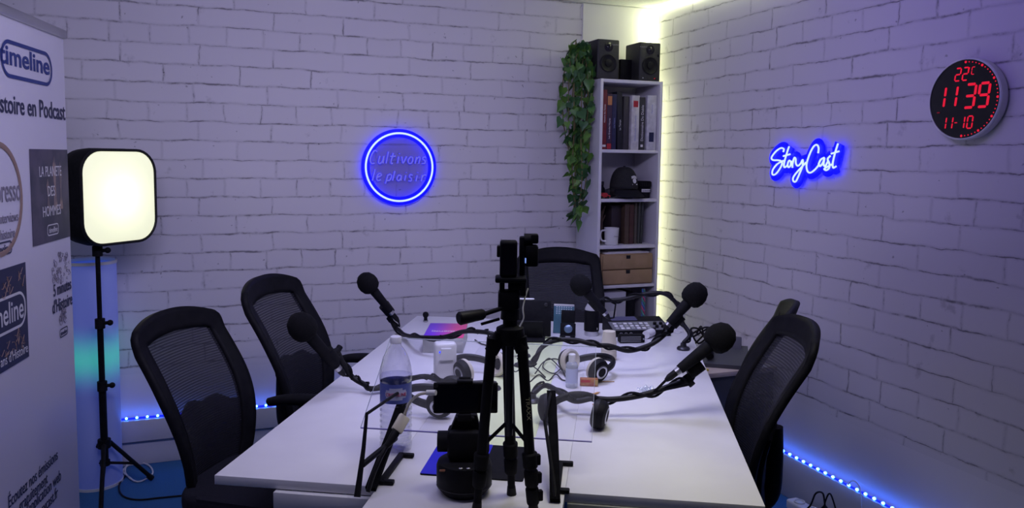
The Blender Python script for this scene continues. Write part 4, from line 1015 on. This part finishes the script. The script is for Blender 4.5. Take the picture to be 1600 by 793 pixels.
# tripod with the pan head and the small cameras on it
AP = at(797, 522, 1.78)
tp = thing('camera_tripod', 'black tabletop tripod with closed legs standing in the front middle of the table', 'tripod', (AP.x, AP.y, ZT))
feet = [(at(769, 527, 1.765), tb(.712, -.10, ZT)), (at(815, 525, 1.77), tb(.845, -.075, ZT)), (at(793, 522, 1.80), tb(.782, .002, ZT))]
for i, (a, f) in enumerate(feet):
    d = (f - a).normalized(); L = (f - a).length
    lg = MB().tube([a, a + d * L * .70], .0125 if i != 2 else .0135, 14).build('leg', M['black'], tp, world=True)
    lg2 = MB()
    for k in range(3 if i == 1 else 2):
        s_ = .66 + .105 * k; lg2.tube([a + d * L * s_, a + d * L * (s_ + .008), a + d * L * (s_ + .085), a + d * L * (s_ + .092)], [.015, .0185 - k * .0012, .0175 - k * .0012, .014], 14)
        if i == 1: lg2.box(a + d * L * (s_ + .045) + V((.018, -.004, 0)), (.012, .014, .026), .003)
    lg2.tube([a + d * L * .86, a + d * (L - .018)], .0095, 12)
    lg2.build('leg_locks', M['blackm'], tp, world=True)
    MB().tube([a + d * (L - .022), f + V((0, 0, .0008))], [.0105, .0125], 12).build('rubber_foot', M['rubber'], tp, world=True)
MB().tube([AP + V((0, 0, -.24)), AP + V((0, 0, .01))], .0095, 12).build('centre_column', M['darkmetal'], tp, world=True)
BR = AP + V((0, 0, -.205))
for a, f in feet:
    d = (f - a); MB().tube([BR, a + d * .62], .0045, 8).build('brace', M['black'], tp, world=True)
mb = MB(); mb.tube([AP + V((0, 0, -.022)), AP + V((0, 0, -.004)), AP + V((0, 0, .016)), AP + V((0, 0, .022))], [.026, .034, .032, .02], 18)
for a, f in feet: mb.tube([AP + (a - AP) * .5 + V((0, 0, .004)), a + (f - a).normalized() * .035], .0165, 12)
mb.build('shoulder', M['blackm'], tp, world=True)
MB().tube([AP + V((0, 0, .02)), AP + V((0, 0, .035)), AP + V((0, 0, .037)), AP + V((0, 0, .060))], [.017, .017, .023, .021], 18).build('pan_ring', M['black'], tp, world=True)
RX = V((cos(R(-20)), sin(R(-20)), 0)); RY = V((-RX.y, RX.x, 0)); Mt = frame(AP, RX, RY)
MB().box((-.004, 0, .082), (.050, .050, .044), .008, M=Mt).box((-.02, 0, .118), (.012, .046, .034), .004, M=Mt).box((.014, 0, .115), (.04, .04, .018), .004, M=Mt).build('tilt_head', M['blackm'], tp, world=True)
MB().box((0, .0, .130), (.072, .056, .012), .004, M=Mt).box((.028, .0, .110), (.014, .05, .034), .004, M=Mt).build('quick_plate', M['black'], tp, world=True)
h0, h1, h2 = at(785, 481, 1.76), at(757, 490, 1.74), at(716, 497.5, 1.71); hd = (h2 - h1).normalized()
ho = MB().tube([h0, h1], .0055, 10).build('pan_handle', M['black'], tp, world=True)
MB().tube([h1, h1 + hd * .006, h2 - hd * .004, h2], [.009, .0125, .0155, .012], 14).build('handle_grip', M['rubber'], tp, world=True)
MB().tube([at(780, 498, 1.76), at(752, 506, 1.74)], .0035, 8).build('lock_lever', M['black'], tp, world=True)
lb = feet[1][0].lerp(feet[1][1], .40); d = (feet[1][1] - feet[1][0]).normalized(); tc_ = (CAM - lb); tc_.z = 0; tc_.normalize()
xx = d; zz_ = (tc_ - d * tc_.dot(d)).normalized(); Ml = frame(lb + zz_ * .0129, xx, zz_.cross(xx))
text('leg_lettering', 'TRAXX', Ml, .013, mat('pale yellow print', (.42, .40, .22), .5), tp, True, sx=1.3)
cam1 = thing('action_camera', 'small black camera block on top of the tripod head', 'camera', AP + V((0, 0, .1365)) - RX * .004, R(-20))
MB().box((-.002, -.006, .042), (.040, .036, .083), .006, seg=3).build('body', M['blackm'], cam1)
MB().prism(rrect(.033, .070, .005), .0008, frame((-.002, -.0242, .042), (1, 0, 0), (0, 0, 1))).build('rear_screen', M['screen'], cam1, smooth=False)
MB().box((-.025, -.004, .058), (.008, .024, .026), .003).build('side_grip', M['black'], cam1)
cam2 = thing('gimbal_camera', 'second small black camera with a jointed arm, just right of the tripod top', 'camera', AP + V((0, 0, .1365)) + RX * .034 + RY * .012, R(-20))
MB().box((-.008, .01, .045), (.014, .030, .090), .004).build('mount_arm', M['black'], cam2)
MB().tube([(-.004, .006, .082), (.016, .006, .082)], .0155, 16).build('joint', M['blackm'], cam2)
MB().box((.014, .006, .046), (.030, .034, .050), .005).build('body', M['blackm'], cam2)
MB().box((.020, .004, .086), (.018, .028, .022), .004).build('camera_head', M['black'], cam2)
MB().box((-.0005, -.0085, .036), (.003, .004, .012), .0008).build('status_light', glow('pale blue light', (.25, .4, 1), .8), cam2)
cable('camera_cable', 'white cable hanging from the second camera down the right side of the tripod', [at(825, 450, 1.775), at(820, 466, 1.765), at(817, 482, 1.755), at(818, 497, 1.75), at(812, 510, 1.745)], .0019, M['white'])

# blue and black folder under the tripod
fo = thing('rectangle', 'flat folder, blue on its left and black on its right, lying under the tripod', 'rectangle', tb(.664, .198, ZT), TH)
mblue = noisy('saturated blue layer', (.010, .008, .62), (.012, .010, .55), 6, .35)
def rr3(u0, u1, v0, v1, z0, h): return MB().prism(rrect(u1 - u0, v1 - v0, .006, 4, (u0 + u1) / 2, (v0 + v1) / 2), h, MX.Translation((0, 0, z0)))
rr3(-.137, .137, -.118, .118, 0, .0032).build('black_layer', M['blackm'], fo)
rr3(-.1365, .022, -.1165, .1175, .0033, .001).build('blue_layer', mblue, fo)  # thin blue layer over the left part of the black one

# white dispenser
dp = thing('soap_dispenser', 'white upright dispenser with a small blue light, left of the tripod', 'dispenser', tb(.405, .935, ZT), R(-8))
MB().box((0, 0, .075), (.082, .055, .15), .012, seg=3).build('body', M['white'], dp)
MB().prism([(-.026, .09), (.026, .09), (.018, .132), (-.018, .132)], .012, frame((0, -.0275, 0), (1, 0, 0), (0, 0, 1))).build('spout', M['white'], dp)
MB().ball((-.022, -.0285, .118), .0042, (1, .5, 1), u=10, v=8).build('status_light', glow('blue status light', (.02, .05, 1), 1.6), dp)
# purple and pink box
b0, b1, b2, b3 = [onz(*q, .803) for q in ((672, 526.5), (735, 527.5), (722, 504), (660, 505))]
pc = (b0 + b1 + b2 + b3) / 4; wx = (b1 - b0); ang = atan2(wx.y, wx.x); wdt = (b1 - b0).length
bxo = thing('game_box', 'white-sided box with a purple to pink lid at the far left of the table', 'box', (pc.x, pc.y, ZT), ang)
dpt = ((b3 - b0).length + (b2 - b1).length) / 2 * .96
mgr = bpy.data.materials.new('purple to pink lid print'); mgr.use_nodes = True; nt = mgr.node_tree; E.nt = nt; pb = nt.nodes['Principled BSDF']
tc = nt.nodes.new('ShaderNodeTexCoord'); sp = nt.nodes.new('ShaderNodeSeparateXYZ'); nt.links.new(tc.outputs['Object'], sp.inputs[0])
nt.links.new(mixc(sstep(E(sp.outputs[0]), -wdt * .42, wdt * .36), (.16, .02, .62), (.72, .06, .22)), pb.inputs['Base Color']); pb.inputs['Roughness'].default_value = .3
MB().box((0, 0, .033), (wdt, dpt, .066), .002).build('box_sides', noisy('grey white box side', (.50, .50, .47), (.46, .46, .43), 6, .6), bxo)
MB().box((0, 0, .0668), (wdt * 1.005, dpt * 1.005, .0024), .0008).build('lid', mgr, bxo)
text('lid_lettering', 'STEREOTYPES', MX.Translation((.0, -.012, .0682)) @ MX.Rotation(pi, 4, 'Z'), .034, pw, bxo, fit=wdt * .72)
# little black plug
o = thing('microphone_plug', 'tiny black plug standing upright at the far left table corner', 'plug', on_table(665, 502))
MB().lathe([(.012, 0), (.012, .004), (.009, .010), (.009, .022), (.013, .026), (.015, .036), (.012, .046), (.004, .050), (.001, .050)], 20).build('body', M['blackm'], o)
MB().lathe([(.0125, .002), (.0125, .006)], 20, cap=False).build('ring', M['silver'], o)
# tablet turned away on its stand
td = thing('tablet_stand', 'black tablet turned away from the camera on a stand, right behind the tripod', 'tablet', on_table(826, 529), R(-22))
MB().box((0, 0, .095), (.205, .009, .165), .004, M=MX.Rotation(R(-9), 4, 'X')).build('tablet', M['blackm'], td)
MB().box((0, -.018, .05), (.13, .012, .10), .004, M=MX.Rotation(R(14), 4, 'X')).build('support_leg', M['black'], td)
MB().box((0, -.02, .0065), (.15, .13, .013), .005).build('stand_base', M['black'], td)
MB().lathe([(.009, 0), (.009, .003), (.006, .004), (.001, .003)], 18, MX.Rotation(R(-9), 4, 'X') @ frame((.078, -.0045, .158), (1, 0, 0), (0, 0, 1))).build('camera_lens', M['darkmetal'], td)
o = tag(MB().tube([(-.036, 0, 0), (-.034, 0, 0), (.030, 0, 0), (.036, 0, 0)], [.003, .0045, .0045, .0015], 10).build('stylus', M['white']), 'white stylus resting on the top edge of the black tablet', 'stylus')
o.matrix_basis = td.matrix_basis @ MX.Translation((-.012, .0285, .1815))
# teal calendar and the black clock with a round window
o = thing('desk_calendar', 'teal card calendar with a white date grid leaning behind the small black clock', 'calendar', on_table(880, 521), R(-30))
Mq = MX.Rotation(R(-10), 4, 'X')
MB().box((0, 0, .071), (.098, .003, .138), .001, M=Mq).build('card', noisy('teal card', (.06, .16, .20), (.04, .11, .16), 14, .6), o)
MB().box((0, .045, .066), (.098, .003, .134), .001, M=MX.Rotation(R(10), 4, 'X')).build('rear_card', M['paper'], o)
mb = MB()
for i in range(7):
    for j in range(4): mb.box((-.034 + i * .0115, -.0018, .126 - j * .010), (.006, .0006, .0055), M=Mq)
mb.build('date_grid', mat('pale grid print', (.45, .52, .58), .6), o, smooth=False)
o = thing('desk_clock', 'small black folding stand with a round silver-blue disc on the far table', 'stand', on_table(887, 525), R(-28))
Mq = MX.Rotation(R(-14), 4, 'X')
MB().box((0, 0, .031), (.072, .012, .062), .004, M=Mq).build('lower_plate', M['blackm'], o)
MB().box((0, .008, .092), (.066, .009, .060), .004, M=MX.Rotation(R(-4), 4, 'X')).build('upper_plate', M['black'], o)
MB().box((0, -.006, .004), (.072, .05, .008), .003).build('foot', M['black'], o)
MB().lathe([(.0195, 0), (.0195, .002), (.0175, .003), (.001, .003)], 28, Mq @ frame((.002, -.006, .034), (1, 0, 0), (0, 0, 1))).build('disc', mat('blue grey disc', (.16, .24, .34), .25, .4), o)
MB().box((.002, -.0315, .0045), (.022, .001, .005)).build('silver_plate', M['silver'], o)
# insulated flask
fk = thing('flask', 'black insulated flask with a silver base and pale cone top on the far table', 'flask', on_table(924, 523))
MB().lathe([(.001, 0), (.033, 0), (.034, .003), (.034, .022)], 32).build('silver_base', M['silver'], fk)
MB().lathe([(.0352, .022), (.0358, .024), (.0358, .118), (.0345, .122), (.001, .122)], 32).build('sleeve', M['black'], fk)
MB().lathe([(.034, .122), (.033, .130), (.022, .150), (.013, .172), (.010, .178), (.001, .179)], 32).build('cone_top', mat('pale grey cone', (.50, .49, .50), .3), fk)
MB().box((.012, -.0358, .036), (.003, .001, .010)).build('small_mark', M['paper'], fk)
# paper cups
cu = thing('paper_cups', 'stack of cream paper cups standing upside down behind the right headphones', 'cups', on_table(951, 561))
for k in range(4):
    MB().lathe([(.0330, k * .014), (.0335, k * .014 + .002), (.0330, k * .014 + .004), (.0260, k * .014 + .078 - .0), (.001, k * .014 + .078)] if k == 3 else [(.0330, k * .014), (.0335, k * .014 + .002), (.0330, k * .014 + .004), (.0318, k * .014 + .014)], 32, cap=False).build('cup', M['cream'], cu)
# mixing desk, recorder, papers
pp = thing('paper_sheets', 'white papers lying under the far edge of the mixing desk', 'papers', tb(1.20, 2.0, ZT), TH)
MB().box((0, 0, .001), (.30, .14, .002), .0005).box((.02, .01, .0028), (.28, .13, .0014), .0004, M=MX.Rotation(.06, 4, 'Z')).build('sheets', M['paper'], pp)
mx = thing('mixing_desk', 'small grey audio mixing desk at the far right of the table', 'mixer', tb(1.135, 1.90, ZT + .0005), R(-12))
MB().prism([(-.085, .0), (.085, .0), (.085, .062), (.02, .050), (-.085, .028)], .29, frame((-.145, 0, 0), (0, 1, 0), (0, 0, 1))).build('desk_case', M['black'], mx)
Mq = frame((0, -.085, .0288), (1, 0, 0), (0, .105, .022)); Mq2 = frame((0, .02, .0507), (1, 0, 0), (0, .065, .012))
MB().box((0, .053, .001), (.272, .098, .002), M=Mq).build('control_panel', mat('mid grey panel', (.14, .14, .15), .5), mx)
for i in range(7):
    for j in range(3):
        MB().box((-.112 + i * .026, .020 + j * .026, .0040), (.017, .017, .005), .0015, M=Mq).build('pad_button', M['paper'] if (i + j) % 3 else M['steel'], mx)
for i in range(4): MB().lathe([(.009, 0), (.008, .012), (.001, .0125)], 16, Mq @ MX.Translation((.085 + (i % 2) * .03, .03 + (i // 2) * .034, .002))).build('knob', M['rubber'], mx)
MB().prism(rrect(.13, .050, .004), .002, Mq2 @ MX.Translation((-.05, .033, .001))).build('display', mat('dim display', (.10, .10, .16), .15), mx)
for i in range(3): MB().lathe([(.008, 0), (.008, .004), (.005, .004), (.005, .001)], 14, frame((-.10 + i * .024, -.0851, .014), (1, 0, 0), (0, 0, 1)), cap=False).build('jack_socket', M['silver'], mx)
o = thing('field_recorder', 'black oblong device lying in front of the mixing desk', 'recorder', on_table(986, 534), R(-12))
MB().box((0, 0, .018), (.118, .045, .035), .004).build('body', M['blackm'], o)
mb = MB()
for k in range(4): mb.box((-.008, -.0229, .008 + k * .007), (.095, .001, .002))
mb.build('ridges', M['steel'], o); MB().ball((.052, -.0225, .018), .004, u=10, v=8).build('side_button', M['silver'], o)
o = thing('battery_light', 'short white and black cylinder lying beside the oblong black device', 'torch', on_table(1016, 526, .0), R(35))
Mq = frame((0, 0, .0192), (0, 1, 0), (0, 0, 1))
MB().lathe([(.0185, -.05), (.0185, .02)], 24, Mq).build('white_barrel', M['white'], o)
MB().lathe([(.019, .02), (.019, .045), (.015, .047)], 24, Mq, cap=False).lathe([(.015, .047), (.010, .040), (.001, .040)], 24, Mq, cap=False).build('head', M['black'], o)
# hand gel, tobacco pack, pens, blister
sg = thing('hand_gel_bottle', 'small clear hand gel bottle with a white cap, seen through the acrylic sheet', 'bottle', on_table(893, 604))
MB().lathe([(.001, 0), (.021, 0), (.0225, .003), (.0225, .082), (.019, .090), (.012, .095)], 28, cap=False).build('body', M['frost'], sg)
MB().lathe([(.0125, .093), (.0128, .121), (.011, .123), (.001, .123)], 24).build('cap', M['white'], sg)
MB().lathe([(.0228, .018), (.0228, .072)], 28, cap=False).build('label_band', mat('pale blue label', (.48, .52, .70), .5), sg)
o = thing('snack_pack', 'orange and red packet lying right of the hand gel bottle', 'packet', on_table(920, 602), R(-25))
MB().box((0, 0, .014), (.066, .022, .028), .003).build('wrapper', noisy('orange red wrapper', (.45, .20, .06), (.35, .08, .04), 60, .4), o)
MB().box((-.012, -.0113, .019), (.034, .0008, .009)).build('red_band', redp, o)
MB().box((.028, -.0113, .015), (.010, .0008, .020)).build('gold_band', mat('gold band', (.42, .30, .10), .4), o)
for (x0, y0, x1, y1, lab) in ((908, 622, 938, 614, 'orange pencil behind the near right microphone arm'), (926, 633, 950, 636, 'orange pencil lying in front of the near right microphone arm')):
    a, b = on_table(x0, y0, .004), on_table(x1, y1, .004); d = (b - a)
    o = thing('pencil', lab, 'pencil', a)
    MB().tube([(0, 0, 0), d * .86], .0035, 6).build('shaft', mat('orange paint', (.55, .28, .08), .4), o); MB().tube([d * .86, d], [.0035, .0006], 6).build('point', M['card'], o)
a, b = on_table(936, 597, .003), on_table(960, 597, .003)
o = tag(MB().tube([V((0, 0, 0)), b - a], .002, 6).build('wooden_stick', M['card']), 'thin wooden stick lying right of the orange packet', 'stick'); o.location = a
o = thing('blister_pack', 'crumpled clear plastic blister left of the near right microphone', 'blister pack', on_table(1009, 609), .4)
mb = MB(); mb.surf(lambda a, b: ((a - .5) * .062, (b - .5) * .034, .006 + .006 * sin(a * 9) * sin(b * 7) + .003 * sin(a * 23)), 20, 12); mb.build('foil', M['frost'], o)
# loose cables around the lime strip
def loops(label, pts, r=.0024): return cable('audio_cable', label, [on_table(x, y, r + .001 + z) for x, y, z in pts], r, M['rubber'], group='loose audio cables on the table')
loops('thin black cable looping over the lime strip left of the pale-padded headphones', [(836, 585, 0), (850, 566, 0), (868, 563, .004), (880, 572, .008), (866, 586, .004), (848, 578, .010), (858, 566, .014), (876, 580, .008), (884, 590, 0)])
loops('thin black cable crossing the lime strip just behind the right bracket', [(828, 598, 0), (842, 588, .004), (856, 596, 0), (868, 588, .006), (878, 594, 0), (888, 596, 0)])
loops('thin black cable curling on the table between tripod and lime strip', [(786, 590, 0), (795, 575, .004), (806, 582, 0), (822, 570, .003), (838, 577, .0), (852, 592, .004)])
loops('black cable ending at a small plug right of the purple box', [(742, 532, 0), (752, 538, 0), (760, 541, 0), (768, 552, .0)], .003)
cable('audio_cable', 'white cable with a white plug in front of the headphones near the right bracket', [on_table(x, y, .045) for x, y in ((894, 633), (908, 634), (920, 639), (930, 641))], .003, M['white'])
# ------------------------------------------------------------------ low cabinet by the right wall
cb = thing('side_cabinet', 'low dark cabinet with a pale wooden top between the table and right wall', 'cabinet', (2.265, 3.165, 0))
MB().box((0, 0, .287), (.40, .42, .574), .003).build('body', noisy('dark grey cabinet', (.045, .048, .055), (.04, .042, .05), 3, .6), cb)
MB().box((-.004, 0, .5885), (.42, .45, .023), .002).build('top', noisy('pale wood', (.50, .42, .33), (.44, .36, .28), 8, .5), cb)
for k in range(2): d_ = MB().box((-.2015, -.1 + k * .2, .29), (.006, .19, .52), .002).build('door', M['blackm'], cb); MB().tube([(-.207, -.03 + k * .06, .33), (-.207, -.03 + k * .06, .43)], .005, 8).build('handle', M['steel'], d_)
tel = thing('desk_telephone', 'dark grey desk telephone on the low cabinet by the right wall', 'telephone', (2.27, 3.07, .6005), R(-35))
MB().prism([(-.09, 0), (.10, 0), (.10, .018), (-.09, .07), (-.10, .06)], .21, frame((.105, 0, 0), (0, -1, 0), (0, 0, 1))).build('base', mat('dark grey plastic', (.06, .062, .068), .45), tel)
MB().box((.01, .055, .088), (.13, .020, .085), .005, M=MX.Rotation(R(-12), 4, 'X')).build('display', mat('grey screen', (.14, .14, .15), .3), tel)
MB().tube(spline([(-.075, -.085, .05), (-.075, -.05, .066), (-.075, .04, .088), (-.075, .075, .085)], 5), [.02] * 4 + [.015] * 9 + [.02] * 3, 12).build('handset', M['black'], tel)
for i in range(3):
    for j in range(4): MB().box((.0 + i * .022, -.065 + j * .022, .0), (.014, .014, .006), .002, M=MX.Translation((0, 0, .034)) @ MX.Rotation(R(14.5), 4, 'X') @ MX.Translation((0, .0, .004))).build('key', M['darkmetal'], tel)
o = tag(MB().box((0, 0, .002), (.12, .15, .004), .001).build('note_paper', M['paper']), 'white note paper on the low cabinet in front of the telephone', 'paper'); o.matrix_basis = MX.Translation((2.41, 2.99, .6005)) @ MX.Scale(.6, 4) @ MX.Rotation(.35, 4, 'Z')
o = tag(MB().box((0, 0, .004), (.05, .05, .008), .001).build('sticky_notes', mat('yellow paper', (.65, .52, .05), .6)), 'yellow pad of sticky notes beside the white note paper', 'sticky notes'); o.matrix_basis = MX.Translation((2.085, 3.0, .6005)) @ MX.Rotation(.2, 4, 'Z')
o = thing('key_bunch', 'small bunch of metal keys on the low cabinet near the right wall', 'keys', (2.40, 3.10, .6005))
MB().tube([(.014 * cos(i * pi / 8), .014 * sin(i * pi / 8), .004) for i in range(16)], .002, 6, True).build('ring', M['chrome'], o)
for k in range(3):
    Mq = MX.Rotation(k * 1.1 + .3, 4, 'Z'); MB().lathe([(.010, .002 + k * .003), (.010, .005 + k * .003)], 12, Mq @ MX.Translation((.022, 0, 0))).box((.048, 0, .0035 + k * .003), (.036, .006, .0025), M=Mq).build('key', M['silver'], o)
cable('cable_coil', 'bundle of black cables standing up behind the far right table corner', [V((2.30, 3.33, .605)) + V((.05 * sin(i * 1.3), .04 * cos(i * 1.7), .02 + .10 * abs(sin(i * .9)))) for i in range(14)], .005, M['rubber'])
# ------------------------------------------------------------------ power strip on the floor by the right wall
ps = thing('power_strip', 'white power strip with black plugs on the floor under the blue LEDs', 'power strip', (2.42, 2.58, .0004))
MB().box((0, 0, .024), (.062, .34, .046), .010, seg=3).build('housing', M['white'], ps)
for k in range(4):
    MB().lathe([(.024, 0), (.024, .006), (.019, .006), (.019, -.004), (.001, -.004)], 24, MX.Translation((0, -.115 + k * .077, .047)), cap=False).build('socket', M['white'], ps)
pl = thing('power_plug', 'black plug standing in the power strip with its cable looping up', 'plug', (2.42, 2.542, .0505))
MB().lathe([(.017, 0), (.018, .004), (.016, .035), (.009, .045), (.005, .05)], 18).build('body', M['rubber'], pl)
MB().tube(spline([(0, 0, .05), (-.006, .01, .10), (-.012, .045, .085), (-.016, .07, .02), (-.045, .09, -.02)], 6), .004, 8).build('lead', M['rubber'], pl)
pl = thing('power_plug', 'lower black plug in the power strip, nearer the wall corner', 'plug', (2.42, 2.465, .0505))
MB().lathe([(.016, 0), (.017, .004), (.015, .022), (.006, .026)], 18).build('body', M['rubber'], pl)
MB().tube(spline([(0, 0, .024), (-.004, .01, .06), (-.012, .04, .12), (-.02, .06, .06), (-.04, .05, -.03)], 6), .0035, 8).build('lead', M['rubber'], pl)
cable('white_cable', 'thin white cable hanging in a loop from the blue LEDs on the right wall', [V((W - .036, 2.47, .215)), V((W - .040, 2.44, .245)), V((W - .044, 2.40, .235)), V((W - .045, 2.385, .17)), V((W - .044, 2.38, .09))], .0025, M['white'])
